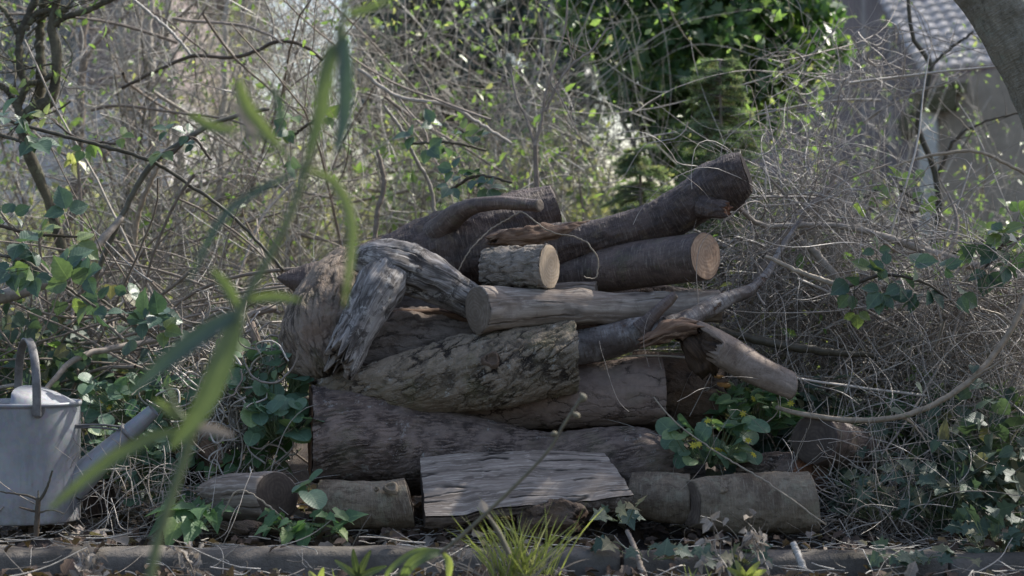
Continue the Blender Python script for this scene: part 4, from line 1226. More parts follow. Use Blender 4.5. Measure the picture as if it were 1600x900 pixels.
def branches_mesh(out, mat, parent, name='branches', segs=(3, 4, 5, 7, 9)):
    m = MB()
    for lv, items in out.items():
        pts = np.stack([a for a, b in items]); rr = np.stack([b for a, b in items])
        m.tubes(pts, rr, segs[min(lv, 4)])
    return m.build(name, mat, parent)


def leaves_on(m, tips, tmpl, size, per=5, spread=0.04, droop=0.3, rnd=None):
    pos = []; ax = []
    for pts, d in tips:
        idx = RG.random(per) * (len(pts) - 1)
        for f_ in idx:
            k = int(f_); q = pts[k] * (1 - (f_ - k)) + pts[min(k + 1, len(pts) - 1)] * (f_ - k)
            pos.append(q + RG.normal(size=3) * spread * 0.3); ax.append(d)
    if not pos: return m
    pos = np.array(pos); n = len(pos)
    axd = norm(np.array(ax) * 0.5 + RG.normal(size=(n, 3)) * 0.7 + np.array([0, 0, -droop]))
    nr = norm(RG.normal(size=(n, 3)) * 0.7 + np.array([0, 0, 1.0]))
    m.leaves(tmpl, pos, axd, nr, size * (0.6 + 0.7 * RG.random(n)), rnd=rnd if rnd is not None else RG.random(n))
    return m


def line_px(c, n=24, jit=0.0):
    """rows (px, py, y, radius px)"""
    a = np.array([[*P(r[0], r[1], r[2]), PX(r[3], r[2])] for r in c])
    d = catmull(a, n)
    if jit: d[:, :3] += RG.normal(size=(n, 3)) * jit
    return d[:, :3], np.maximum(d[:, 3], 0.0006)


# ------------------------------------------------------------------ big tree at the right
def right_tree():
    base = P(1672, 0, -0.45); base[2] = 0
    t = empty('tree', base, 'thick leaning grey green tree trunk crossing the upper right corner', 'tree')
    logmesh([(1720, 860, 74, -0.45), (1712, 640, 60, -0.45), (1700, 420, 56, -0.45), (1668, 240, 55, -0.45), (1626, 120, 56, -0.45), (1566, 10, 55, -0.43), (1500, -90, 52, -0.4), (1450, -260, 47, -0.3), (1470, -480, 42, -0.1)], M['treebark'], t, name='trunk', step=0.014, lobes=0.08, rough=0.03, seed=70)
    top = P(1470, -480, -0.1)
    out = {}; tips = []
    for tgt, r_ in (((4.0, 2.9, 4.6), 0.05), ((3.6, 1.2, 4.3), 0.045), ((4.8, 2.0, 4.8), 0.04), ((1.2, 1.5, 4.4), 0.035)):
        d = np.array(tgt) - top
        grow(top, d, np.linalg.norm(d) * 1.15, r_, 3, out, kids=(4, 4, 4), curl=0.07, up=0.03, tips=tips, shrink=0.42)
    branches_mesh(out, M['treebark'], t, 'crown_branches')
    m = MB()
    leaves_on(m, tips, L_SIMPLE, 0.07, per=6, spread=0.1)
    n = 2700
    c = np.array([4.15, 2.7, 4.9]) + RG.normal(size=(n, 3)) * np.array([0.75, 0.7, 0.6])
    n2 = fbm(c * 1.8, 77, 2)
    c = c[n2 > -0.08]; n = len(c)
    m.leaves(L_SIMPLE, c, RG.normal(size=(n, 3)), RG.normal(size=(n, 3)) + np.array([0.6, 0.4, 0.8]), 0.09 + 0.05 * RG.random(n))
    m.build('foliage', M['leaf_olive'], t)


def blobmass(name, label, cat, blobs, n, tmpl, size, mat, trunk=None, group=None, gaps=-0.1, gsc=3.0, hollow=0.55, cut=True, trunkmat='olive', sprigs=0):
    """a leafy crown: leaf clumps through ellipsoid blobs [(px,py,y,rxpx,rypx,ry)] with noisy gaps"""
    pos = []; nn = []
    W = np.array([b[3] * b[4] * b[5] for b in blobs]); W = W / W.sum()
    for b, w_ in zip(blobs, W):
        k = int(n * w_)
        d = rdir(k); r = (hollow + (1 - hollow) * RG.random(k)) ** 0.8
        s = np.array([PX(b[3], b[2]), b[5], PX(b[4], b[2])])
        lump = 1 + 0.22 * fbm(d * 2.2 + b[0], 5, 3)
        p = P(b[0], b[1], b[2]) + d * r[:, None] * s * lump[:, None]
        pos.append(p); nn.append(d)
    pos = np.concatenate(pos); nn = np.concatenate(nn)
    keep = (fbm(pos * gsc + 9, 33, 3) > gaps) & (pos[:, 2] > 0.0)
    pos = pos[keep]; nn = nn[keep]; n = len(pos)
    base = pos.mean(0); base[2] = 0
    t = empty(name, base, label, cat, group)
    out = {}
    if trunk:
        for tr in trunk:
            p, r = line_px(tr, 20, 0.004)
            out.setdefault(4, []).append((p, r))
    # limbs that run out to the clumps
    k = 26
    sel = pos[RG.integers(0, n, k)]
    c0 = np.array([base[0], base[1], max(0.05, pos[:, 2].min() * 0.5)])
    limbs = []
    for s_ in sel:
        mid = (c0 + s_) / 2 + RG.normal(size=3) * 0.08 + np.array([0, 0, 0.1])
        limbs.append(catmull(np.array([c0 + (s_ - c0) * 0.05, mid, s_]), 9))
    out.setdefault(1, []).extend([(a, np.linspace(0.016, 0.003, 9)) for a in limbs])
    branches_mesh(out, M[trunkmat], t, 'trunk')
    m = MB()
    ax = norm(RG.normal(size=(n, 3)) * 0.8 + np.array([0, 0, -0.7]) + nn * 0.3)
    m.leaves(tmpl, pos, ax, norm(nn * 0.7 + RG.normal(size=(n, 3)) * 0.5 + np.array([0, 0, 0.5])), size * (0.6 + 0.8 * RG.random(n)))
    m.build('foliage', M[mat], t)
    return t


right_tree()
blobmass('ivy_clad_tree', 'dense tree clad in dark green ivy with bright leaf edges, upper centre right', 'tree',
         [(1120, 60, 3.0, 150, 150, 0.5), (1030, 90, 3.0, 95, 110, 0.45), (1230, 40, 3.1, 95, 95, 0.45), (1080, -60, 3.1, 180, 90, 0.5), (1085, 215, 3.0, 75, 75, 0.35), (930, 30, 3.2, 60, 60, 0.3)],
         13500, L_IVY, 0.058, 'leaf_ivy', trunk=[[(1100, 800, 3.0, 26), (1105, 500, 3.0, 24), (1110, 200, 3.0, 20), (1120, -80, 3.0, 16)]], gaps=-0.45, gsc=4.5, hollow=0.5)
for px, py, rx, ry, lb in ((640, 30, 90, 110, 'dark blue green evergreen far behind the upper left twigs'), (740, 70, 125, 150, 'dark evergreen bush far behind the thin forked sapling'), (860, 90, 110, 150, 'dark evergreen bush far behind, between the sapling and the ivy tree')):
    blobmass('evergreen_tree', lb, 'tree', [(px, py, 7.5, rx, ry, 0.6), (px - 20, py + 130, 7.5, rx * 0.8, ry, 0.6)], 4200, L_SIMPLE, 0.10, 'leaf_dark', group='dark evergreens beyond the thicket', gaps=-0.35, trunk=[[(px, 700, 7.5, 14), (px, py, 7.5, 10)]])


# young spruce
def spruce(px, y, top, bot, label, wide=110, n_wh=20):
    base = P(px, 0, y); base[2] = 0
    zt = P(px, top, y)[2]
    t = empty('spruce_tree', base, label, 'tree', 'young spruces behind the pile')
    MB().tubes(catmull(np.array([[base[0], y, 0], [base[0] + 0.01, y, zt * 0.5], [base[0], y, zt]]), 12), np.linspace(0.02, 0.004, 12)[None], 7).build('trunk', M['twig_brown'], t)
    br = []; brr = []; nd = MB(); sub = []; subr = []
    for w_ in range(n_wh):
        f_ = w_ / (n_wh - 1)
        z = zt * (0.98 - 0.80 * f_)
        L = PX(wide, y) * (0.18 + 0.82 * f_ ** 0.75)
        for k in range(7):
            a = RG.random() * 6.28
            d = np.array([math.cos(a), math.sin(a), 0.12 + 0.1 * RG.random()])
            p = walks(1, 9, (base[0], y, z + RG.normal() * 0.03), d, L * (0.7 + 0.5 * RG.random()), 0.04, (0, 0, -0.035))[0]
            br.append(p); brr.append(np.linspace(0.005, 0.0015, 9))
            for i in range(1, 9):
                for s_ in (-1, 1):
                    t_ = norm(p[i] - p[i - 1]); sd_ = np.cross(t_, [0, 0, 1.0]) * s_
                    q = walks(1, 9, p[i], t_ * 0.8 + sd_ + np.array([0, 0, -0.15]), L * 0.42 * (1.05 - i / 9) + 0.03, 0.05, (0, 0, -0.03))[0]
                    sub.append(q); subr.append(np.linspace(0.002, 0.0009, 9))
    MB().tubes(np.array(br), np.array(brr), 4).tubes(np.array(sub), np.array(subr), 3).build('branches', M['twig_brown'], t)
    allp = np.array(sub)
    N = len(allp); per = 44
    k = RG.integers(0, 8, (N, per)); f_ = RG.random((N, per))
    ii = np.arange(N)[:, None]
    pos = allp[ii, k] * (1 - f_[..., None]) + allp[ii, k + 1] * f_[..., None]
    tt = norm(allp[ii, k + 1] - allp[ii, k])
    ax = norm(tt * 0.7 + RG.normal(size=tt.shape) * 0.6)
    nd.leaves(L_NEEDLE, pos.reshape(-1, 3), ax.reshape(-1, 3), RG.normal(size=(N * per, 3)), 0.014 + 0.008 * RG.random(N * per), wid=1.3, rnd=np.repeat(RG.random(N), per))
    nd.build('needles', M['needle'], t)


spruce(1125, 1.2, 95, 0, 'grey green young spruce with feathery drooping branches, right behind the curved log', wide=150, n_wh=28)
spruce(1000, 1.5, 235, 0, 'small green spruce half hidden behind the top of the pile', wide=130, n_wh=17)

# ------------------------------------------------------------------ leafy hedge shrubs behind
hd = [(400, 90, 10.0, 'leaf_olive', 'pale olive tree far behind the upper left twigs'), (-60, 330, 5.0, 'leaf_olive', 'olive leafed shrub at the far left behind the canes'), (120, 420, 5.6, 'leaf_young', 'pale green shrub behind the leaning dark cane'), (320, 400, 5.2, 'leaf_olive', 'olive shrub behind the leaf nodes of the tall weed'), (500, 330, 5.8, 'leaf_olive', 'olive shrub behind the pointed log end'), (690, 330, 5.0, 'leaf_young', 'yellow green shrub behind the near black trunk'), (880, 320, 5.4, 'leaf_olive', 'speckled olive shrub left of the small spruce'), (1060, 420, 4.6, 'leaf_dark', 'dark shrub behind the spruces'), (1230, 440, 4.8, 'leaf_young', 'bright leaved shrub behind the dead vine mound'), (1400, 520, 4.4, 'leaf_young', 'yellow green shrub below the grey garage boards'), (1570, 470, 3.6, 'leaf_young', 'bright green shrub at the right edge below the garage wall')]
for px, py, y, mt, lb in hd:
    rx = 125
    blobmass('leafy_shrub', lb, 'shrub', [(px, py, y, rx, 130, 0.5), (px + 10, py + 170, y, rx * 1.1, 130, 0.5)], 3000, L_SIMPLE, 0.05, mt, group='leafy shrubs behind the pile', gaps=-0.15, gsc=5, trunkmat='twig_brown')

# ------------------------------------------------------------------ bare shrubs
bs = [(40, 1.7, 2.3, 'olive', 'tangled greenish shrub at the far left'), (180, 2.3, 2.5, 'twig_brown', 'brown twiggy shrub behind the dark leaning cane'), (270, 3.0, 2.6, 'twig_pale', 'pale many-stemmed shrub at upper left'), (345, 2.2, 2.2, 'twig_pale', 'pale upright twiggy shrub left of the tall weed'), (440, 3.2, 2.5, 'twig_brown', 'brown twiggy shrub behind the tall weed'), (540, 2.0, 2.1, 'twig_pale', 'pale twiggy shrub behind the leaning butt'), (640, 2.7, 2.4, 'twig_pale', 'pale arching shrub above the near black trunk'), (760, 2.0, 2.0, 'twig_brown', 'brown twiggy shrub behind the sawn stub'), (900, 2.9, 2.2, 'twig_pale', 'pale fluffy twiggy shrub left of the ivy tree'), (975, 3.0, 1.5, 'twig_pale', 'low pale shrub beside the small spruce'), (1330, 3.4, 2.1, 'twig_pale', 'pale twiggy shrub before the dark brick wall'), (1500, 2.6, 1.1, 'twig_brown', 'low brown shrub below the rendered wall'), (110, 3.4, 2.7, 'twig_pale', 'pale leggy shrub before the white house plinth')]
for px, y, h, mt, lb in bs:
    b = P(px, 0, y); b[2] = 0
    t = empty('bare_shrub', b, lb, 'shrub', 'bare shrubs of the thicket')
    out = {}; tips = []
    for k in range(5):
        a = RG.random() * 6.28; r_ = 0.25 * RG.random()
        grow(b + np.array([r_ * math.cos(a), r_ * math.sin(a), 0]), (0.35 * math.cos(a), 0.3 * math.sin(a), 1), h * (0.75 + 0.5 * RG.random()), 0.011 * (0.5 + 0.6 * RG.random()), 3, out, K=10, curl=0.10, kids=(4, 5, 6), spread=0.75, grav=0.03, tips=tips, shrink=0.42)
    branches_mesh(out, M[mt], t, 'stems')
    m = MB(); leaves_on(m, [tips[i] for i in RG.integers(0, len(tips), 240)], L_SIMPLE, 0.026, per=2)
    m.build('foliage', M['leaf_young'], t)


def px_cloud(n, blobs):
    """random points: blobs (px, py, sx, sy, y0, y1, weight)"""
    w_ = np.array([b[6] for b in blobs], float); w_ /= w_.sum()
    c = RG.choice(len(blobs), n, p=w_)
    B = np.array([b[:6] for b in blobs], float)[c]
    px = B[:, 0] + RG.normal(size=n) * B[:, 2]; py = B[:, 1] + RG.normal(size=n) * B[:, 3]
    y = B[:, 4] + RG.random(n) * (B[:, 5] - B[:, 4])
    d = (y + CAMD) / F
    return np.stack([(px - 800) * d, y, CAMZ - (py - 450) * d], 1)


def floor_clip(p, z=0.0):
    p[..., 2] = np.maximum(p[..., 2], z + 0.02 * np.abs(np.sin(p[..., 0] * 31 + p[..., 1] * 17)))
    return p


# thicket twigs left and centre
m = MB()
c = px_cloud(4000, [(260, 60, 110, 60, 1.6, 3.6, 0.9), (480, 70, 45, 60, 1.5, 4.5, 1.1), (150, 330, 170, 130, 1.2, 4.6, 2.4), (420, 320, 170, 120, 1.2, 4.8, 2.6), (680, 240, 150, 100, 1.5, 4.8, 1.6), (880, 240, 80, 80, 1.6, 3.8, 1.3), (200, 520, 190, 60, 0.7, 2.2, 2)])
n = len(c); d = norm(RG.normal(size=(n, 3)) * np.array([0.7, 0.5, 0.8]) + np.array([0, 0, 0.25]))
m.tubes(floor_clip(walks(n, 11, c - d * 0.2, d, 0.25 + 0.5 * RG.random(n), 0.13)), (0.0012 + 0.0022 * RG.random(n) ** 2)[:, None] * np.linspace(1, 0.4, 11)[None], 3)
m.build('twig_tangle', M['twig_pale'], kind='stuff', label='tangle of fine pale twigs filling the thicket left and behind the pile')
m = MB()
n = 300
c = px_cloud(n, [(60, 560, 120, 30, 0.3, 1.2, 2), (250, 470, 160, 80, 0.5, 1.8, 2), (480, 320, 200, 100, 1.2, 3.5, 2), (150, 180, 150, 120, 1.5, 3, 1.4)])
d = norm(RG.normal(size=(n, 3)) * np.array([1, 0.4, 0.7]))
m.tubes(floor_clip(walks(n, 12, c - d * 0.3, d, 0.5 + 0.6 * RG.random(n), 0.08)), (0.003 + 0.005 * RG.random(n) ** 2)[:, None] * np.linspace(1, 0.5, 12)[None], 5)
m.build('fallen_branches', M['twig_brown'], kind='stuff', label='jumble of thicker dead brown branches lying in the thicket')

m = MB()
c = px_cloud(6200, [(480, 80, 60, 60, 1.5, 4.5, 0.5), (200, 330, 170, 120, 1.3, 4.6, 2), (450, 300, 130, 110, 1.5, 4.8, 2.5), (680, 250, 110, 60, 1.5, 4.5, 1.6), (900, 290, 70, 70, 1.5, 4, 1.6), (780, 60, 130, 60, 1.5, 3.5, 0.8), (1250, 200, 50, 110, 1.2, 3, 1.2), (1290, 430, 80, 60, 0.3, 1.3, 0.7)])
c = c[(c[:, 2] > 0.05) & (fbm(c * 2.2, 55, 3) > -0.1)]; n = len(c)
m.leaves(L_SIMPLE, c, RG.normal(size=(n, 3)), RG.normal(size=(n, 3)) + np.array([0, -0.3, 0.8]), 0.016 + 0.05 * RG.random(n) ** 2)
m.build('young_leaves', M['leaf_young'], kind='stuff', label='small young green leaves scattered through the thicket')

# dead vine mound at the right
m = MB()
vb = [(1265, 360, 30, 55, 0.5, 1.5, 1.8), (1250, 430, 60, 60, 0.5, 1.3, 2.5), (1320, 480, 80, 50, 0.3, 1.3, 2.3), (1230, 560, 60, 60, 0.4, 1.1, 1.6), (1430, 520, 100, 45, 0.3, 1.2, 2.2), (1540, 560, 70, 70, 0.1, 1.2, 3), (1440, 610, 90, 50, 0.1, 1.0, 1.6), (1330, 120, 60, 30, 0.9, 1.8, 0.8), (1560, 470, 50, 40, 0.1, 0.9, 1.4)]
c = px_cloud(2200, vb); n = len(c)
d = norm(RG.normal(size=(n, 3)) * np.array([0.6, 0.4, 0.5]) + np.array([-0.1, 0, -0.35]))
m.tubes(floor_clip(walks(n, 16, c - d * 0.12, d, 0.25 + 0.5 * RG.random(n), 0.30, (0, 0, -0.05))), (0.0012 + 0.0019 * RG.random(n) ** 2)[:, None] * np.linspace(1, 0.5, 16)[None], 3)
m.build('dead_vine_tangle', M['vine_dead'], kind='stuff', label='mound of curly dead grey vines at the right of the pile')
# stiff arching canes in it
m = MB(); n = 380
c = px_cloud(n, vb); d = norm(RG.normal(size=(n, 3)) * np.array([1, 0.4, 0.5]))
m.tubes(floor_clip(walks(n, 14, c - d * 0.25, d, 0.5 + 0.6 * RG.random(n), 0.07, (0, 0, -0.03))), (0.002 + 0.0045 * RG.random(n) ** 2)[:, None] * np.linspace(1, 0.5, 14)[None], 4)
m.build('cane_tangle', M['vine_dead'], kind='stuff', label='stiff dead bramble canes criss-crossing in the mound at the right')
# long drooping strands that hang over the mound
m = MB(); n = 600
c = px_cloud(n, [(1255, 270, 30, 45, 0.3, 1.0, 1), (1220, 360, 40, 40, 0.25, 0.9, 2), (1310, 400, 60, 35, 0.2, 0.9, 1.5), (1480, 490, 90, 35, 0.1, 0.8, 1.5), (1210, 480, 30, 30, 0.25, 0.7, 1)])
d = norm(RG.normal(size=(n, 3)) * np.array([0.8, 0.4, 0.5]) + np.array([0, -0.1, 0.35]))
m.tubes(floor_clip(walks(n, 20, c, d, 0.35 + 0.45 * RG.random(n), 0.16, (0, 0, -0.11))), (0.001 + 0.0016 * RG.random(n) ** 2)[:, None] * np.linspace(1, 0.5, 20)[None], 3)
m.build('hanging_vines', M['vine_dead'], kind='stuff', label='thin grey dead strands drooping over the mound at the right')
# curly roots left of the pile
m = MB(); n = 330
c = px_cloud(n, [(370, 640, 30, 55, -0.05, 0.4, 2), (350, 600, 60, 30, 0.1, 0.5, 1)])
d = norm(RG.normal(size=(n, 3)))
m.tubes(floor_clip(walks(n, 16, c - d * 0.05, d, 0.15 + 0.2 * RG.random(n), 0.38)), (0.0016 + 0.0022 * RG.random(n))[:, None], 4)
m.build('root_tangle', M['vine_dead'], kind='stuff', label='curly pale roots and vines heaped between the watering can and the pile')


# ------------------------------------------------------------------ single canes and branches
def cane(rows, mat, name, label, cat='branch', seg=7, group=None, n=40, kids=None, jit=0.0012):
    p, r = line_px(rows, n, jit)
    r = r * (1 + 0.08 * fbm(p * 60, 12, 2))
    m = MB(); m.tubes(p, r[None], seg, capend=True)
    if kids:
        for (f0, dx, dz, L) in kids:
            k = int(f0 * (n - 1))
            q = walks(1, 12, p[k], (dx, RG.normal() * 0.3, dz), L, 0.10)[0]
            m.tubes(q, np.linspace(r[k] * 0.6, r[k] * 0.2, 12)[None], 5)
    o = m.build(name, M[mat])
    return tag(o, label, cat, group)


G1 = 'single canes arching through the thicket'
cane([(1213, 636, -0.1, 3.2), (1250, 646, -0.15, 4.2), (1330, 657, -0.2, 4.6), (1420, 648, -0.22, 4.6), (1500, 607, -0.2, 4.8), (1560, 545, -0.15, 4.6), (1600, 470, -0.1, 4.5), (1625, 380, 0, 4)], 'cane_tan', 'arching_cane', 'long smooth tan cane sweeping in a deep curve at the right', 'cane', seg=10, n=46, jit=0.0011, kids=[(0.35, 0.6, -0.5, 0.12), (0.55, 0.8, 0.6, 0.15), (0.75, -0.4, 0.8, 0.14)])
cane([(1150, 322, 0.25, 3.2), (1175, 343, 0.3, 4), (1205, 354, 0.35, 4.5), (1260, 352, 0.35, 5), (1330, 356, 0.35, 5), (1400, 376, 0.35, 6.5), (1500, 408, 0.35, 7.5), (1620, 442, 0.4, 8)], 'twig_brown', 'broken_branch', 'long rough pale branch lying over the vine mound toward the right edge', 'branch', n=44, jit=0.0014, kids=[(0.5, 0.3, -0.6, 0.2), (0.7, 0.5, 0.6, 0.3), (0.8, 0.4, -0.5, 0.3)])
cane([(1170, 470, 0.35, 7), (1190, 425, 0.4, 7), (1215, 380, 0.45, 6.5), (1250, 335, 0.5, 6), (1290, 300, 0.55, 5), (1312, 262, 0.6, 3.5)], 'twig_brown', 'grey_branch', 'weathered grey branch rising through the vine mound beside the sawn cherry log', 'branch', seg=8, kids=[(0.3, 0.6, 0.7, 0.25), (0.6, -0.4, 0.8, 0.25), (0.8, 0.7, 0.5, 0.25)], n=26, jit=0.0022)
cane([(1255, 375, 0.35, 6), (1290, 415, 0.35, 7), (1312, 445, 0.35, 7), (1320, 500, 0.35, 6)], 'twig_brown', 'grey_branch', 'short crooked grey branch inside the vine mound', 'branch', seg=8, n=20, jit=0.0018)
cane([(1195, 400, 0.05, 3), (1250, 425, 0.03, 4), (1318, 449, 0.0, 5)], 'cane_tan', 'broken_cane', 'short tan broken cane pointing down right in front of the mound', 'cane')
cane([(1118, 514, 0.2, 6), (1200, 535, 0.2, 7), (1280, 548, 0.2, 7), (1370, 556, 0.25, 4)], 'cane_dark', 'dark_branch', 'dark straight branch running right from under the torn limb', 'branch')
cane([(1250, 870, -0.7, 4), (1240, 850, -0.68, 5), (1256, 890, -0.75, 6)], 'twig_pale', 'twig', 'pale broken twig standing on the kerb at right', 'twig', group='loose twigs on the kerb')
cane([(980, 830, -0.6, 3.5), (995, 865, -0.7, 4.5), (1010, 910, -0.78, 5)], 'twig_brown', 'twig', 'brown twig leaning on the kerb right of the grass tuft', 'twig', group='loose twigs on the kerb')
# left thicket
cane([(-20, 178, 0.5, 3.2), (53, 200, 0.5, 3.2), (117, 217, 0.5, 3.2), (213, 243, 0.5, 3.2), (257, 263, 0.5, 3), (287, 283, 0.5, 3), (350, 327, 0.5, 2.8), (393, 367, 0.5, 2.6), (443, 422, 0.5, 2.4)], 'cane_dark', 'bramble_cane', 'long thin dark cane slanting down from the left edge to the pointed log end', 'cane', group=G1, n=60)
cane([(146, 445, 0.6, 4), (160, 405, 0.6, 4.5), (185, 350, 0.6, 4.5), (213, 292, 0.6, 4.5), (243, 252, 0.6, 4.8), (290, 218, 0.6, 4.5), (345, 188, 0.65, 4), (420, 170, 0.7, 3)], 'cane_dark', 'bramble_cane', 'thick dark bent cane arching up at the left', 'cane', group=G1, seg=8, n=50)
cane([(250, 255, 0.9, 3.5), (228, 300, 0.9, 4), (214, 345, 0.9, 4), (208, 400, 0.9, 4), (190, 450, 0.9, 3.5)], 'cane_tan', 'bramble_cane', 'pale sunlit cane hanging behind the dark bent cane', 'cane', group=G1)
cane([(190, 138, 1.3, 2.5), (250, 108, 1.3, 2.8), (300, 88, 1.3, 3), (360, 90, 1.3, 3), (400, 80, 1.3, 3), (435, 64, 1.3, 3.2), (475, 72, 1.3, 3), (505, 94, 1.3, 3)], 'cane_dark', 'thin_branch', 'thin dark branch rising to the right at the upper left', 'branch', group=G1, kids=[(0.45, -0.6, 0.8, 0.35), (0.75, 0.0, 1, 0.4)])
cane([(203, -6, 1.3, 2.5), (235, 22, 1.3, 2.6), (268, 50, 1.3, 2.6), (300, 88, 1.3, 2.4)], 'twig_pale', 'thin_branch', 'pale thin branch dropping from the top edge to meet a dark one', 'branch', group=G1)
cane([(560, 108, 1.2, 3), (620, 150, 1.2, 3.2), (700, 165, 1.2, 3.2), (760, 200, 1.2, 2.8), (800, 225, 1.2, 2.5)], 'twig_brown', 'thin_branch', 'brown curved branch across the thicket above the near black trunk', 'branch', group=G1, kids=[(0.3, 0.4, -0.8, 0.4), (0.5, -0.3, 0.9, 0.3)])
cane([(600, 165, 1.0, 2.5), (625, 200, 1.0, 3), (650, 250, 1.0, 3), (672, 290, 1.0, 3.2), (680, 345, 1.0, 3.4)], 'twig_pale', 'thin_branch', 'pale leaning stem just above the black trunk', 'branch', group=G1)
cane([(590, 235, 0.9, 3), (600, 285, 0.9, 4), (590, 330, 0.9, 4), (585, 380, 0.9, 4)], 'twig_brown', 'thin_branch', 'crooked brown stem above the weathered fork', 'branch', group=G1)
cane([(60, 620, 0.1, 4), (120, 560, 0.2, 5), (200, 540, 0.3, 5), (300, 520, 0.4, 4), (430, 480, 0.5, 6)], 'twig_brown', 'dead_branch', 'long dead brown branch low behind the watering can', 'branch', group=G1)
cane([(-20, 470, 0.4, 12), (60, 445, 0.45, 11), (130, 405, 0.5, 8), (190, 340, 0.6, 5)], 'twig_brown', 'dead_branch', 'thick grey brown branch lying at the left edge', 'branch', group=G1, seg=9)
cane([(395, 460, 0.6, 6), (420, 452, 0.6, 5), (450, 440, 0.6, 4)], 'cane_dark', 'dead_branch', 'short dark branch meeting the pointed log end', 'branch', group=G1)

# sapling above the middle of the pile
def sapling():
    t = empty('sapling', P(840, 300, 0.7) * np.array([1, 1, 0]), 'slender forked bare sapling rising behind the middle of the pile', 'sapling')
    m = MB()
    for rows in ([(842, 560, 0.7, 5), (842, 400, 0.7, 5), (839, 300, 0.7, 4.6), (836, 228, 0.7, 4.2)], [(836, 228, 0.7, 3), (822, 185, 0.7, 2.6), (806, 150, 0.7, 2.2), (798, 105, 0.72, 1.5)],
                 [(836, 228, 0.7, 3.4), (846, 190, 0.7, 3), (852, 150, 0.7, 2.6), (866, 100, 0.7, 2.2), (884, 40, 0.7, 2), (886, -10, 0.7, 1.6)],
                 [(852, 175, 0.7, 2.6), (875, 125, 0.7, 2.4), (897, 98, 0.7, 2.2), (925, 78, 0.7, 2), (946, 48, 0.7, 1.6), (960, 42, 0.7, 1)],
                 [(897, 98, 0.7, 1.6), (890, 70, 0.7, 1.4), (886, 45, 0.7, 1.1)], [(860, 130, 0.7, 1.6), (880, 160, 0.68, 1.2), (905, 215, 0.66, 1)]):
        p, r = line_px(rows, 24, 0.0012); m.tubes(p, r[None], 6)
        for k in range(5):
            i = RG.integers(3, 23); q = walks(1, 8, p[i], RG.normal(size=3) * np.array([1, 0.4, 1]) + np.array([0, 0, 0.8]), 0.06 + 0.1 * RG.random(), 0.12)[0]
            m.tubes(q, np.linspace(0.0016, 0.0006, 8)[None], 4)
    m.build('stem', M['twig_brown'], t)
sapling()


def elder():
    t = empty('gnarled_shrub', P(70, 0, 0.9) * np.array([1, 1, 0]), 'gnarled olive stemmed shrub with looping stems in the upper left corner', 'shrub')
    m = MB()
    for rows in ([(150, 820, 1.1, 7), (120, 500, 1.05, 8), (80, 330, 1.0, 8), (45, 240, 0.95, 9), (36, 188, 0.92, 11), (60, 168, 0.9, 11), (78, 158, 0.9, 10), (86, 130, 0.9, 9), (90, 80, 0.9, 8), (80, 45, 0.9, 7), (95, -20, 0.9, 7)],
                 [(38, 185, 0.9, 8), (28, 165, 0.9, 7), (42, 132, 0.9, 6), (32, 110, 0.9, 6), (30, 60, 0.9, 6), (42, 30, 0.9, 6), (60, -15, 0.9, 6)],
                 [(42, 130, 0.9, 4.5), (62, 128, 0.88, 4.5), (80, 118, 0.88, 4)], [(60, 165, 0.95, 8), (64, 120, 0.95, 8), (62, 60, 0.95, 7), (70, -10, 0.95, 7)],
                 [(84, 38, 0.9, 5), (100, 28, 0.9, 5), (140, 15, 0.9, 4.5), (185, -6, 0.9, 4)], [(40, 45, 0.9, 5), (60, 20, 0.9, 5), (105, 16, 0.9, 4)],
                 [(30, 60, 0.9, 4), (10, 20, 0.9, 4), (-15, 0, 0.9, 4)], [(26, 165, 0.92, 6), (10, 140, 0.92, 5), (-12, 130, 0.92, 5)]):
        p, r = line_px(rows, 40, 0.0015); r = r * (1 + 0.12 * np.sin(np.arange(40) * 1.3))
        m.tubes(p, r[None], 10)
    out = {}; tips = []
    for k in range(16):
        a = P(RG.uniform(0, 110), RG.uniform(-10, 190), 0.9)
        grow(a, RG.normal(size=3) * np.array([1, 0.5, 1]), 0.3, 0.004, 1, out, K=8, curl=0.15, tips=tips)
    for lv, it in out.items(): m.tubes(np.stack([a for a, b in it]), np.stack([b for a, b in it]), 4)
    m.build('stems', M['olive'], t)
    m = MB(); leaves_on(m, tips, L_SIMPLE, 0.04, per=2); m.build('foliage', M['leaf_young'], t)
elder()
# upright bare stems in the upper left, each a thing
for i, (x0, x1, y, r_, lb) in enumerate(((205, 190, 2.6, 8, 'straight brown stem'), (245, 232, 2.4, 9, 'stout pale brown stem'), (285, 262, 2.7, 7, 'slanting grey stem'), (180, 215, 2.9, 6, 'thin brown stem'), (330, 352, 2.5, 6, 'slim leaning stem'), (100, 130, 2.3, 8, 'leaning pale stem'), (395, 380, 2.9, 6, 'thin grey stem'))):
    p_, = (0,)
    cane([(x0 + 8, 700, y, r_), (x0, 420, y, r_), (x0 + (x1 - x0) * 0.5 + 6, 250, y, r_ * 0.9), (x1, 60, y, r_ * 0.8), (x1 + 5, -60, y, r_ * 0.7)], 'twig_brown' if i % 2 else 'twig_pale', 'sapling', lb + ' at upper left, ' + ('behind the dark bent cane', 'left of the thin dark branch', 'crossed by a thin dark branch', 'before the pink brick house', 'right of the stouter stems', 'nearest the gnarled shrub', 'furthest right of the upright stems')[i], 'stem', group='upright bare stems at the upper left', seg=8, n=40, jit=0.006, kids=[(0.5, 0.7, 0.9, 0.6), (0.65, -0.7, 1, 0.5), (0.8, 0.5, 1, 0.5)])
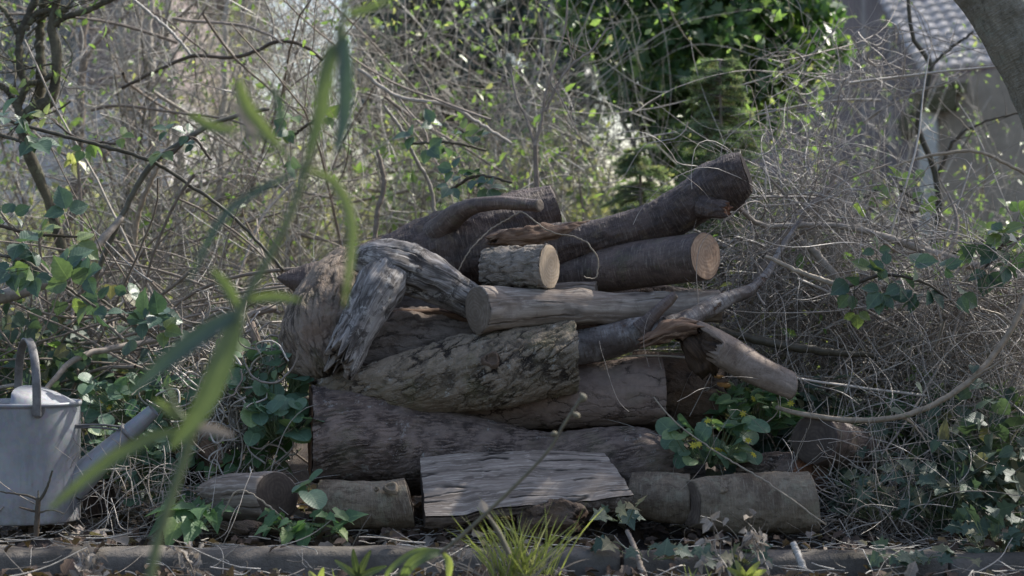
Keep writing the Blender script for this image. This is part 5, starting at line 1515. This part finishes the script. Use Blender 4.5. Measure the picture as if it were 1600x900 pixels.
# dark crooked tree-let before the garage post
def bush_stem():
    t = empty('sapling', P(1445, 0, 1.6) * np.array([1, 1, 0]), 'dark crooked sapling with thin forks before the white post at the right', 'sapling')
    m = MB()
    for rows in ([(1440, 640, 1.6, 7), (1450, 420, 1.6, 7), (1466, 350, 1.6, 6), (1462, 270, 1.6, 5), (1435, 200, 1.6, 5), (1450, 130, 1.6, 4), (1455, 100, 1.6, 4), (1425, 55, 1.6, 3.5), (1418, -10, 1.6, 3)], [(1452, 108, 1.6, 3), (1480, 80, 1.6, 2.5), (1520, 50, 1.6, 2)], [(1463, 280, 1.6, 3.5), (1490, 220, 1.6, 3), (1540, 190, 1.6, 2), (1600, 175, 1.6, 2)],
                 [(1466, 320, 1.6, 3), (1420, 330, 1.6, 2.5), (1380, 300, 1.6, 2)]):
        p, r = line_px(rows, 28, 0.002); m.tubes(p, r[None], 6)
        for k in range(7):
            i = RG.integers(3, 27); q = walks(1, 9, p[i], RG.normal(size=3) * np.array([1, 0.4, 1]) + np.array([0, 0, 0.5]), 0.1 + 0.2 * RG.random(), 0.12)[0]
            m.tubes(q, np.linspace(0.002, 0.0007, 9)[None], 4)
    m.build('stem', M['cane_dark'], t)
bush_stem()
cane([(1390, 262, 0.9, 2), (1440, 246, 0.9, 2.4), (1520, 236, 0.9, 2.6), (1570, 254, 0.9, 2.8), (1625, 285, 0.9, 3)], 'cane_tan', 'bramble_cane', 'thin pale cane arching before the rendered wall', 'cane', group=G1)


# ------------------------------------------------------------------ leafy plants
def spray(pts_px, label, n=9, size=0.065, mat='leaf_bramble', name='bramble', group='leafy bramble sprays', cmat='cane_dark'):
    """bramble shoot: cane with three-leaflet leaves"""
    p, r = line_px(pts_px, 30, 0.001)
    t = empty(name, p[0] * np.array([1, 1, 1]), label, 'bramble', group)
    m = MB(); m.tubes(p, r[None], 6)
    lf = MB()
    for k in range(n):
        i = int(3 + 26 * (k + RG.random() * 0.6) / n); i = min(i, 29)
        out = RG.normal(size=3) * np.array([1, 0.6, 0.7]) + np.array([0, -0.5, 0.15])
        q = walks(1, 6, p[i], out, 0.05 + 0.04 * RG.random(), 0.1)[0]
        m.tubes(q, np.linspace(0.0014, 0.0009, 6)[None], 4)
        e = q[-1]; d = norm(q[-1] - q[-2])
        nr = norm(np.array([0, -0.75, 0.8]) + RG.normal(size=3) * 0.5)
        side = norm(np.cross(nr, d))
        s_ = size * (0.75 + 0.5 * RG.random()); rr = RG.random()
        for dd, f_ in ((d, 1.0), (d * 0.35 + side, 0.82), (d * 0.35 - side, 0.82)):
            dd = norm(dd + np.array([0, 0, -0.25]))
            lf.leaves(L_OVATE, (e + dd * 0.008)[None], dd[None], (nr + RG.normal(size=3) * 0.3)[None], s_ * f_, rnd=np.array([rr]), wid=1.05)
    m.build('cane', M[cmat], t); lf.build('foliage', M[mat], t)
    return t


spray([(-10, 395, 0.1, 3), (40, 410, 0.0, 3), (90, 440, -0.05, 2.5), (150, 480, -0.08, 2)], 'bramble spray with blue green leaves at the left edge, below the bent cane', 12, 0.075)
spray([(-10, 350, 0.2, 3), (50, 365, 0.15, 3), (120, 370, 0.1, 2)], 'bramble spray with toothed leaves at the left edge, upper one', 8, 0.07)
spray([(-10, 210, 0.3, 3), (15, 215, 0.25, 3), (40, 225, 0.2, 2)], 'dark green bramble leaves hanging at the upper left edge', 5, 0.08)
spray([(160, 470, 0.0, 3), (200, 500, -0.05, 3), (255, 535, -0.1, 2)], 'bramble spray with veined grey green leaves above the can spout', 9, 0.075)
spray([(80, 185, 0.6, 2), (120, 215, 0.55, 2), (180, 225, 0.5, 2)], 'small bright bramble spray below the gnarled shrub', 6, 0.06, 'leaf_young')
spray([(270, 240, 0.5, 3), (300, 215, 0.5, 3), (330, 250, 0.5, 2)], 'few round dark leaves on the bent cane', 4, 0.06)
spray([(700, 300, 0.6, 2.5), (745, 275, 0.55, 2.5), (800, 285, 0.5, 2)], 'blue green bramble spray above the near black trunk', 7, 0.06)
spray([(640, 225, 0.8, 2.5), (700, 222, 0.8, 2.5), (760, 235, 0.8, 2)], 'grey green bramble spray higher above the black trunk', 7, 0.06)
spray([(455, 215, 0.8, 2.5), (480, 195, 0.8, 2.5), (500, 185, 0.8, 2)], 'dark bramble leaves beside the blurred weed stem', 5, 0.065)
spray([(1320, 450, 0.0, 3), (1380, 430, -0.05, 3), (1440, 440, -0.1, 2.5), (1480, 465, -0.1, 2)], 'dark blue green bramble spray in front of the vine mound', 15, 0.062)
spray([(1540, 420, 0.2, 3), (1570, 380, 0.2, 3), (1610, 370, 0.2, 2)], 'broad bramble leaves at the right edge', 8, 0.07)
spray([(1480, 400, 0.6, 2.5), (1530, 380, 0.6, 2.5), (1610, 350, 0.6, 2)], 'bright toothed leaves before the rendered wall', 14, 0.05, 'leaf_young')
spray([(1350, 310, 0.9, 2.5), (1390, 290, 0.9, 2.5), (1440, 320, 0.9, 2)], 'yellow green leaves before the garage boards', 12, 0.05, 'leaf_young')
spray([(1370, 640, 0.3, 2.5), (1440, 620, 0.3, 2.5), (1560, 640, 0.3, 2)], 'lush bramble under the arching cane at the right', 14, 0.055, 'leaf_heart')


def clump(px, py, y, n, wpx, hpx, tmpl, size, mat, label, name='leafy_plant', cat='plant', group='low leafy plants', flowers=0, wid=1.0, frontal=0.5):
    c = P(px, py, y)
    base = c.copy(); base[2] = max(0.0, c[2] - PX(hpx, y))
    t = empty(name, base, label, cat, group)
    if name == 'leafy_plant' and n > 20: n = int(n * 1.6)
    pos = c + RG.uniform(-1, 1, (n, 3)) * np.array([PX(wpx, y), 0.09, PX(hpx, y)])
    pos[:, 2] = np.maximum(pos[:, 2], base[2] + 0.02)
    root = base + (pos - base) * np.array([0.35, 0.5, 0.0])
    mid = (root + pos) / 2 + RG.normal(size=(n, 3)) * 0.015
    f_ = np.linspace(0, 1, 7)[None, :, None]
    cv = root[:, None] * (1 - f_) ** 2 + 2 * mid[:, None] * f_ * (1 - f_) + pos[:, None] * f_ ** 2
    MB().tubes(cv, 0.0012, 4).build('stems', M['weed_stem'], t)
    ax = norm((pos - base) * np.array([1, 1, 0.2]) + RG.normal(size=(n, 3)) * 0.5 * np.array([1, 1, 0.5]) * 0.1 + RG.normal(size=(n, 3)) * 0.05 + np.array([0, -0.03, -0.02]))
    nr = norm(RG.normal(size=(n, 3)) * 0.35 + np.array([0, -frontal, 1.0]))
    MB().leaves(tmpl, pos, ax, nr, size * (0.55 + 0.75 * RG.random(n)), wid=wid).build('foliage', M[mat], t)
    if flowers:
        fp = c + RG.uniform(-1, 1, (flowers, 3)) * np.array([PX(wpx, y), 0.08, PX(hpx * 0.8, y)]) + np.array([0, -0.06, 0.02])
        for q in fp:
            m = MB()
            nz = norm(np.array([0, -0.7, 0.7]) + RG.normal(size=3) * 0.3)
            a = norm(np.cross(nz, RG.normal(size=3))); b = np.cross(nz, a)
            k = 7; th = np.arange(k) / k * 6.283
            dr = a * np.cos(th)[:, None] + b * np.sin(th)[:, None] + nz * 0.35
            m.leaves(L_SIMPLE, np.repeat(q[None], k, 0), dr, np.repeat(nz[None], k, 0), 0.013)
            m.build('flower', M['petal'], t)
    return t


cl = [(430, 590, 0.05, 46, 55, 45, L_ROUND, 0.048, 'leaf_round', 'clump of round heart leaves left of the leaning butt', 0),
      (440, 650, -0.05, 42, 45, 35, L_ROUND, 0.05, 'leaf_round', 'clump of big round leaves at the left end of the furrowed trunk', 0),
      (400, 560, 0.25, 26, 40, 25, L_ROUND, 0.04, 'leaf_round', 'small round leaves beside the pale peg stub', 0),
      (483, 766, -0.38, 4, 12, 12, L_ROUND, 0.062, 'leaf_round', 'single big round leaf between the half-split log and the smooth log', 0),
      (230, 620, 0.2, 60, 90, 35, L_ROUND, 0.04, 'leaf_round', 'green leaves with yellow buds behind the can spout', 3),
      (210, 700, 0.0, 60, 55, 50, L_ROUND, 0.044, 'leaf_round', 'heart leaved clump under the can spout', 2),
      (270, 740, 0.0, 40, 60, 45, L_ROUND, 0.044, 'leaf_round', 'heart leaved clump in front of the dark wood lump', 0),
      (380, 710, 0.05, 26, 60, 30, L_HEART, 0.05, 'leaf_heart', 'leafy clump above the half-split log', 0),
      (305, 806, -0.42, 22, 45, 18, L_ARROW, 0.075, 'leaf_heart', 'arrow shaped leaves in front of the half-split log', 0),
      (480, 818, -0.44, 22, 60, 18, L_ARROW, 0.06, 'leaf_heart', 'lobed low leaves under the gap between the front left logs', 0),
      (1110, 690, -0.08, 36, 60, 34, L_ROUND, 0.05, 'leaf_round', 'glossy round leaves with yellow flowers right of the furrowed trunk', 9),
      (1180, 640, 0.15, 60, 60, 30, L_HEART, 0.05, 'leaf_heart', 'leafy clump behind the torn limb at the right', 3),
      (1160, 600, 0.4, 30, 50, 30, L_HEART, 0.045, 'leaf_young', 'bright small leaves under the torn limb', 0),
      (40, 560, 0.5, 24, 60, 40, L_OVATE, 0.05, 'leaf_young', 'small bright leaves behind the watering can', 0),
      (1420, 680, 0.3, 70, 110, 40, L_OVATE, 0.06, 'leaf_heart', 'leafy nettles under the arching cane', 0),
      (1540, 660, 0.2, 60, 70, 40, L_OVATE, 0.06, 'leaf_heart', 'leafy nettles at the right edge', 0),
      (1340, 690, 0.1, 26, 50, 30, L_OVATE, 0.055, 'leaf_bramble', 'few dark leaves beside the dark round log end', 0)]
for a in cl:
    clump(a[0], a[1], a[2], a[3], a[4], a[5], a[6], a[7], a[8], a[9], flowers=a[10])
iv = [(1370, 775, -0.25, 45, 60, 35, 'ivy trailing right of the front right log'), (1480, 770, -0.25, 60, 80, 40, 'ivy clump under the arching cane, middle one'), (1560, 830, -0.5, 50, 60, 40, 'pale edged ivy in the bottom right corner'), (1560, 740, -0.1, 50, 60, 35, 'ivy clump at the right edge below the nettles'), (975, 800, -0.5, 7, 30, 15, 'few ivy leaves in the gap right of the grey plank'), (1010, 860, -0.72, 8, 70, 12, 'ivy leaves spilling over the kerb right of the grass tuft'), (1150, 870, -0.72, 14, 60, 15, 'ivy scraps below the kerb at the centre right'), (1440, 870, -0.7, 18, 80, 14, 'ivy on the kerb at the lower right'), (1320, 720, 0.0, 20, 40, 25, 'small ivy beside the orange log end')]
for a in iv:
    clump(a[0], a[1], a[2], a[3], a[4], a[5], L_IVY, 0.046, 'leaf_ivyg', a[6], name='ivy_plant', group='ivy on the ground', frontal=0.9, wid=1.1)

# undergrowth at lower right: stuff
m = MB()
c = px_cloud(3600, [(1420, 740, 110, 50, 0.0, 0.9, 4), (1540, 740, 60, 60, -0.3, 0.6, 2), (1240, 680, 60, 40, 0.2, 0.9, 1.5), (230, 660, 100, 60, 0.2, 0.9, 2), (60, 560, 80, 50, 0.3, 1.0, 1.2), (1480, 600, 90, 60, 0.6, 1.6, 2)])
c = c[c[:, 2] > 0.01]; n = len(c)
m.leaves(L_HEART, c, RG.normal(size=(n, 3)) + np.array([0, -0.3, -0.2]), RG.normal(size=(n, 3)) * 0.5 + np.array([0, -0.4, 1]), 0.035 + 0.03 * RG.random(n))
m.build('undergrowth_leaves', M['leaf_ivyg'], kind='stuff', label='mass of low green leaves filling the undergrowth')
m = MB()
c = px_cloud(1700, [(1420, 750, 130, 60, -0.3, 0.6, 3), (1370, 800, 50, 20, -0.4, 0.1, 1), (230, 770, 110, 30, -0.4, 0.3, 1.3), (1540, 640, 80, 60, 0.0, 0.7, 1.5)])
n = len(c); d = norm(RG.normal(size=(n, 3)) * np.array([0.8, 0.5, 0.8]))
m.tubes(floor_clip(walks(n, 12, c, d, 0.12 + 0.3 * RG.random(n), 0.14)), (0.0009 + 0.0016 * RG.random(n) ** 2)[:, None] * np.linspace(1, 0.5, 12)[None], 3)
m.build('dry_stems', M['vine_dead'], kind='stuff', label='fine dry stems woven through the undergrowth')


# leaf litter and small sticks on the ground
def litter(n, x0, x1, y0, y1, z, name, label, mat='leaf_brown', size=0.045, tm=L_DEAD):
    p = np.stack([RG.uniform(x0, x1, n), RG.uniform(y0, y1, n), np.zeros(n)], 1)
    p[:, 2] = gz(p[:, 0], p[:, 1]) + z * RG.random(n) + 0.008
    p[:, 2] = np.where((p[:, 1] > -0.68) & (p[:, 1] < -0.545), 0.036 + 0.008 * RG.random(n), p[:, 2])
    ax = norm(RG.normal(size=(n, 3)) * np.array([1, 1, 0.35]))
    m = MB(); m.leaves(tm, p, ax, RG.normal(size=(n, 3)) * 0.45 + np.array([0, -0.2, 1]), size * (0.4 + 0.9 * RG.random(n)))
    m.build(name, M[mat], kind='stuff', label=label)


litter(3000, -2.2, 2.2, -0.55, 1.2, 0.03, 'leaf_litter', 'brown dead leaves covering the soil round the logs')
litter(2300, -1.6, 1.6, -1.15, -0.70, 0.05, 'leaf_litter', 'crumpled dead leaves in front of the kerb', size=0.05)
litter(50, -1.6, 1.6, -0.66, -0.56, 0.0, 'leaf_litter', 'a scatter of dead leaves on the kerb top', size=0.04)
m = MB(); n = 650
p = np.stack([RG.uniform(-1.9, 1.9, n), RG.uniform(-1.1, 0.1, n), np.zeros(n)], 1)
p[:, 2] = gz(p[:, 0], p[:, 1]) + 0.02 + 0.03 * RG.random(n)
p[:, 2] = np.where(p[:, 1] < -0.62, p[:, 2] + 0.04, p[:, 2])
kd = (p[:, 1] > -0.72) & (p[:, 1] < -0.5)
p[:, 2] = np.where(kd, 0.045, p[:, 2])
q = walks(n, 9, p, RG.normal(size=(n, 3)) * np.array([1, 0.6, 0.1]), 0.05 + 0.2 * RG.random(n) ** 2, 0.09)
q[..., 2] = np.where((q[..., 1] > -0.7) & (q[..., 1] < -0.52), np.maximum(q[..., 2], 0.038), q[..., 2])
m.tubes(q, (0.0008 + 0.002 * RG.random(n) ** 3)[:, None] * np.linspace(1, 0.6, 9)[None], 4)
m.build('twig_litter', M['twig_pale'], kind='stuff', label='small dry sticks and straws scattered on the soil and kerb')


# grass tuft
def tuft(px, py, y, n, h, label, w=0.05, mat='grass', lean=0.45, wb=0.0035):
    c = P(px, py, y)
    t = tag(None, None) if False else None
    K = 9
    st = c + RG.normal(size=(n, 3)) * np.array([w, w * 0.6, 0.004])
    d = norm(np.stack([RG.normal(size=n) * lean + (st[:, 0] - c[0]) * 6, RG.normal(size=n) * lean * 0.7, np.ones(n)], 1))
    pts = walks(n, K, st, d, h * (0.45 + 0.6 * RG.random(n)), 0.05, (0, 0, -0.03))
    pts[..., 0] += (pts[..., 2] - c[2]) ** 2 * np.sign(d[:, 0:1]) * 1.2
    wv = norm(np.cross(d, RG.normal(size=(n, 3))))
    hw = wb * np.array([0.8, 1, 1, 1, 0.95, 0.85, 0.65, 0.4, 0.04])
    fold = norm(np.cross(wv, d))
    L_ = pts - wv[:, None] * hw[None, :, None]; R_ = pts + wv[:, None] * hw[None, :, None]; C_ = pts + fold[:, None] * hw[None, :, None] * 0.5
    V = np.stack([L_, C_, R_], 2).reshape(-1, 3)
    b = (np.arange(n)[:, None, None] * K + np.arange(K - 1)[None, :, None]) * 3 + np.arange(2)[None, None]
    Q = np.stack([b, b + 1, b + 4, b + 3], -1).reshape(-1, 4)
    o = MB().add(V, quads=Q, rnd=np.repeat(RG.random(n), K * 3)).build('grass_tuft', M[mat])
    return tag(o, label, 'grass tuft', 'grass tufts in front of the kerb')


tuft(800, 902, -1.0, 80, 0.19, 'bright yellow green grass tuft in front of the grey plank', w=0.028, lean=0.36, wb=0.0024)
tuft(835, 900, -0.98, 26, 0.22, 'taller thin grass blades just right of the bright tuft', w=0.025, lean=0.2, wb=0.0022)
tuft(1095, 935, -1.0, 14, 0.09, 'few short green grass blades right of the tuft', w=0.03)
tuft(570, 940, -1.0, 10, 0.08, 'few short grass blades left of the tuft', w=0.03)

tuft(790, 902, -0.99, 34, 0.14, 'withered straw coloured blades in the heart of the bright tuft', w=0.05, lean=0.8, wb=0.002, mat='dry_pale')

# ------------------------------------------------------------------ foreground weeds
def blade(m, rows, wpx, y, face=(0, -1, 0.25), taper=0.9):
    """long narrow leaf along pixel points (px, py, y)"""
    c = catmull(np.array([P(a, b, c_) for a, b, c_ in rows]), 22)
    T = norm(np.gradient(c, axis=0)); nz = norm(np.array(face, float))
    side = norm(np.cross(T, nz[None])); up = np.cross(side, T)
    f_ = np.linspace(0, 1, 22)
    wv = PX(wpx, y) * 0.5 * np.sin(np.pi * np.clip(f_ * 0.93 + 0.035, 0, 1)) ** 0.55 * (1 - 0.35 * f_)
    rows_ = []; rr = []
    for s_ in (-1, -0.5, 0, 0.5, 1):
        rows_.append(c + side * (wv * s_)[:, None] + up * (np.abs(s_) * wv * 0.35)[:, None])
        rr.append(np.stack([f_, np.full(22, s_ * 0.3), f_ * 0], 1))
    V = np.stack(rows_, 1); rs = np.stack(rr, 1)
    Q = [(i * 5 + j, i * 5 + j + 1, (i + 1) * 5 + j + 1, (i + 1) * 5 + j) for i in range(21) for j in range(4)]
    m.add(V.reshape(-1, 3), quads=Q, rest=rs.reshape(-1, 3), rnd=RG.random())


def tall_weed():
    Y = -3.3
    t = empty('tall_weed', P(228, 930, Y) * np.array([1, 1, 0]) + np.array([0, 0, -0.08]), 'out of focus tall green weed with narrow leaves, close in the foreground at the left', 'weed')
    main = [(205, 1150, Y, 7), (235, 900, Y, 7.5), (262, 795, Y, 7.5), (296, 690, Y, 7), (335, 570, Y, 6.5), (378, 480, Y, 6.5), (438, 370, Y, 5.5), (477, 268, Y, 5.5), (508, 150, Y, 5), (534, 40, Y, 5), (545, -60, Y, 4.5)]
    p, r = line_px(main, 60)
    base = P(205, 1150, Y); g0 = base.copy(); g0[2] = -0.08; g0[0] -= 0.03
    m = MB(); m.tubes(p, r[None], 10)
    m.tubes(catmull(np.array([g0, (g0 + base) / 2, base]), 8), np.full((1, 8), r[0]), 10)
    for rows in ([(378, 480, Y, 6), (372, 500, Y, 9), (366, 520, Y, 7)], [(296, 660, Y, 5), (275, 640, Y, 4), (262, 600, Y, 3)], [(534, 40, Y, 8), (530, 60, Y, 7)]):
        p, r = line_px(rows, 10); m.tubes(p, r[None], 8)
    m.build('stem', M['weed_stem'], t)
    lv = [([(372, 488, Y), (320, 520, Y - 0.02), (260, 565, Y - 0.04), (203, 615, Y - 0.05)], 36, 'weed_teal'), ([(372, 492, Y), (350, 560, Y - 0.03), (315, 640, Y - 0.05), (268, 700, Y - 0.06)], 46, 'weed'),
          ([(385, 470, Y), (425, 465, Y), (470, 470, Y)], 20, 'weed'), ([(372, 480, Y), (355, 450, Y), (330, 420, Y)], 22, 'weed'),
          ([(290, 672, Y), (235, 685, Y - 0.02), (165, 725, Y - 0.04), (78, 795, Y - 0.06)], 26, 'weed'), ([(295, 668, Y), (330, 672, Y), (365, 682, Y)], 22, 'dry_pale'), ([(280, 655, Y), (262, 640, Y), (240, 625, Y)], 20, 'weed'),
          ([(472, 268, Y), (410, 295, Y - 0.02), (345, 345, Y - 0.05), (292, 445, Y - 0.08)], 15, 'weed_teal'), ([(482, 265, Y), (525, 290, Y - 0.02), (550, 360, Y - 0.04), (538, 478, Y - 0.06)], 20, 'weed'),
          ([(518, 70, Y), (508, 130, Y - 0.02), (498, 190, Y - 0.03), (478, 250, Y - 0.05)], 30, 'weed'), ([(538, 55, Y), (540, 120, Y - 0.02), (538, 180, Y - 0.03), (526, 240, Y - 0.05)], 30, 'weed_teal'),
          ([(540, 25, Y), (575, 15, Y), (610, -2, Y)], 18, 'weed'), ([(372, 125, Y), (385, 165, Y), (410, 200, Y), (440, 235, Y)], 26, 'weed'), ([(295, 180, Y), (335, 200, Y), (372, 204, Y)], 20, 'weed'), ([(400, 235, Y), (390, 200, Y), (362, 160, Y)], 18, 'dry_pale'), ([(440, 200, Y), (436, 160, Y), (420, 130, Y)], 14, 'weed_teal')]
    # the side shoot that carries the upper left cluster
    p, r = line_px([(477, 268, Y, 3), (445, 240, Y, 2.6), (410, 215, Y, 2.4), (370, 203, Y, 2)], 14)
    MB().tubes(p, r[None], 6).build('side_shoot', M['weed_stem'], t)
    for rows, w_, mt in lv:
        m = MB(); blade(m, rows, w_, Y); m.build('leaf', M[mt], t)


tall_weed()


def low_weed():
    Y = -1.6
    t = empty('low_weed', P(600, 940, Y) * np.array([1, 1, 0]) + np.array([0, 0, -0.08]), 'slanting thin weed stalk with curled leaves in front of the grey plank, slightly blurred', 'weed')
    m = MB()
    p, r = line_px([(560, 990, Y, 3.6), (620, 900, Y, 3.4), (690, 862, Y, 3.2), (762, 800, Y, 3), (850, 712, Y, 2.5), (880, 665, Y, 2.2), (908, 622, Y, 2.6)], 40); m.tubes(p, r[None], 8)
    p, r = line_px([(760, 803, Y, 2), (778, 830, Y, 4), (795, 866, Y, 4.5)], 12); m.tubes(p, r[None], 8)
    for rows in ([(893, 645, Y, 2), (902, 650, Y, 5), (905, 654, Y, 1)], [(872, 680, Y, 2), (866, 678, Y, 4.5), (860, 680, Y, 1)], [(905, 628, Y, 2), (912, 622, Y, 6), (906, 615, Y, 2)]):
        p, r = line_px(rows, 8); m.tubes(p, r[None], 8)
    m.build('stem', M['dry_stem'], t)
    for rows, w_, mt in (([(758, 800, Y), (754, 790, Y), (752, 782, Y)], 18, 'dry_pale'), ([(690, 862, Y), (665, 868, Y - 0.02), (640, 885, Y - 0.02), (625, 915, Y)], 22, 'weed'), ([(686, 862, Y), (650, 862, Y), (610, 890, Y - 0.02), (598, 920, Y)], 12, 'weed'), ([(692, 864, Y), (702, 880, Y), (700, 910, Y)], 14, 'grass')):
        m = MB(); blade(m, rows, w_, Y); m.build('leaf', M[mt], t)


low_weed()


def seedling(px, py, y, label, n=5, L=40, mat='weed'):
    c = P(px, py, y)
    t = empty('seedling', c, label, 'seedling', 'seedlings in front of the kerb')
    p, r = line_px([(px, py + 25, y, 2.5), (px, py, y, 2)], 6); MB().tubes(p, r[None], 6).build('stem', M['weed_stem'], t)
    for k in range(n):
        a = -math.pi / 2 + (k - (n - 1) / 2) * 0.75 + RG.normal() * 0.15
        m = MB(); blade(m, [(px, py, y), (px + L * 0.5 * math.cos(a), py + L * 0.5 * math.sin(a), y - 0.02), (px + L * math.cos(a * 0.97), py + L * math.sin(a) * 0.95, y - 0.05 * RG.random())], 13, y)
        m.build('leaf', M[mat], t)


seedling(560, 902, -1.1, 'small pale green seedling with upright leaves, left of the tuft', 4, 48)
seedling(500, 915, -1.1, 'round leaved seedling at the bottom edge, below the smooth log', 3, 30, 'grass')
seedling(1165, 905, -0.95, 'yellowish seedling below the front right log', 4, 36, 'grass')


def dry_stalk(px, py, y, h, label):
    c = P(px, py, y)
    t = empty('dry_stalk', c, label, 'stalk', 'dry stalks along the kerb')
    out = {}; tips = []
    for k in range(3): grow(c + RG.normal(size=3) * 0.01, (RG.normal() * 0.3, 0, 1), h, 0.003, 1, out, K=8, curl=0.12, kids=(4,), tips=tips)
    branches_mesh(out, M['vine_dead'], t, 'stem')
    m = MB(); leaves_on(m, tips, L_DEAD, 0.028, per=2); m.build('withered_leaves', M['dry_pale'], t)


for a in ((1140, 900, -0.9, 0.13, 'withered pale stalk with crumpled leaves below the front right log'), (1190, 890, -0.85, 0.10, 'small withered stalk right of the other, below the front right log'), (135, 905, -0.85, 0.08, 'withered stalk with yellow leaves at the lower left'), (300, 905, -0.85, 0.09, 'grey fluffy withered stalk at the kerb, lower left'), (1480, 470, 0.1, 0.18, 'dry stalk with seed heads at the right above the vines'), (700, 905, -0.9, 0.09, 'dry stalk left of the grass tuft')):
    dry_stalk(*a)


def spur():
    t = empty('twig', P(58, 830, -0.45), 'dark bare upright twig in front of the watering can', 'twig')
    m = MB()
    for rows in ([(56, 840, -0.45, 4.5), (58, 810, -0.45, 4.5), (60, 780, -0.45, 4)], [(60, 785, -0.45, 3), (72, 765, -0.45, 2.5), (82, 735, -0.45, 1.6)], [(60, 782, -0.45, 2.5), (45, 775, -0.45, 2), (0, 768, -0.45, 1.2)], [(58, 800, -0.45, 2.5), (35, 794, -0.45, 1.5), (30, 792, -0.45, 1)], [(60, 788, -0.45, 2), (60, 766, -0.45, 1)], [(58, 802, -0.45, 2), (80, 797, -0.45, 1.2), (100, 803, -0.45, 1)]):
        p, r = line_px(rows, 14, 0.0006); m.tubes(p, r[None], 6)
    m.build('stem', M['cane_dark'], t)
spur()
# thin wiry runner over the top of the pile
cane([(797, 340, 0.1, 1.1), (815, 332, 0.08, 1.1), (835, 345, 0.05, 1.2), (860, 362, 0.03, 1.2), (905, 372, 0.0, 1.3), (925, 388, -0.02, 1.3), (935, 410, -0.02, 1.3), (930, 435, -0.02, 1.2), (912, 432, -0.02, 1)], 'cane_tan', 'dry_runner', 'thin dry curling runner lying over the top logs', 'runner', n=50, seg=5, group='dry runners on the logs')
cane([(715, 425, 0.15, 1.1), (735, 390, 0.15, 1.2), (765, 360, 0.2, 1.2), (800, 338, 0.22, 1.1)], 'cane_tan', 'dry_runner', 'thin straight runner across the near black trunk', 'runner', seg=5, group='dry runners on the logs')
cane([(1022, 620, -0.1, 1.2), (1050, 655, -0.15, 1.4), (1110, 700, -0.2, 1.4), (1200, 755, -0.42, 1.6), (1290, 820, -0.5, 1.6)], 'cane_tan', 'dry_runner', 'long thin runner slanting over the front right log', 'runner', seg=5, group='dry runners on the logs')
cane([(345, 808, -0.42, 1.1), (365, 772, -0.42, 1.3), (385, 768, -0.42, 1.4), (420, 790, -0.42, 1.5), (450, 818, -0.42, 1.5)], 'cane_tan', 'dry_runner', 'thin looped runner over the half-split log', 'runner', seg=5, group='dry runners on the logs')


# rough sunlit grass on the bank behind the thicket
M['bank_grass'] = leafmat('bank grass', (0.30, 0.30, 0.14), (0.40, 0.37, 0.21), (0.48, 0.43, 0.29), trans=0.45, vein=0)
n = 16000
x = RG.uniform(-3.6, 3.4, n); y = RG.uniform(4.2, 9.5, n)
keep = ~((x > 2.2) & (y > 6.7)); x = x[keep]; y = y[keep]; n = len(x)
p = np.stack([x, y, gz(x, y)], 1)
MB().leaves(L_DIAM, p, RG.normal(size=(n, 3)) * 0.35 + np.array([0, 0, 1.0]), RG.normal(size=(n, 3)), 0.16 + 0.18 * RG.random(n), wid=0.32).build('bank_grass', M['bank_grass'], kind='stuff', label='rough dry grass on the bank behind the thicket')
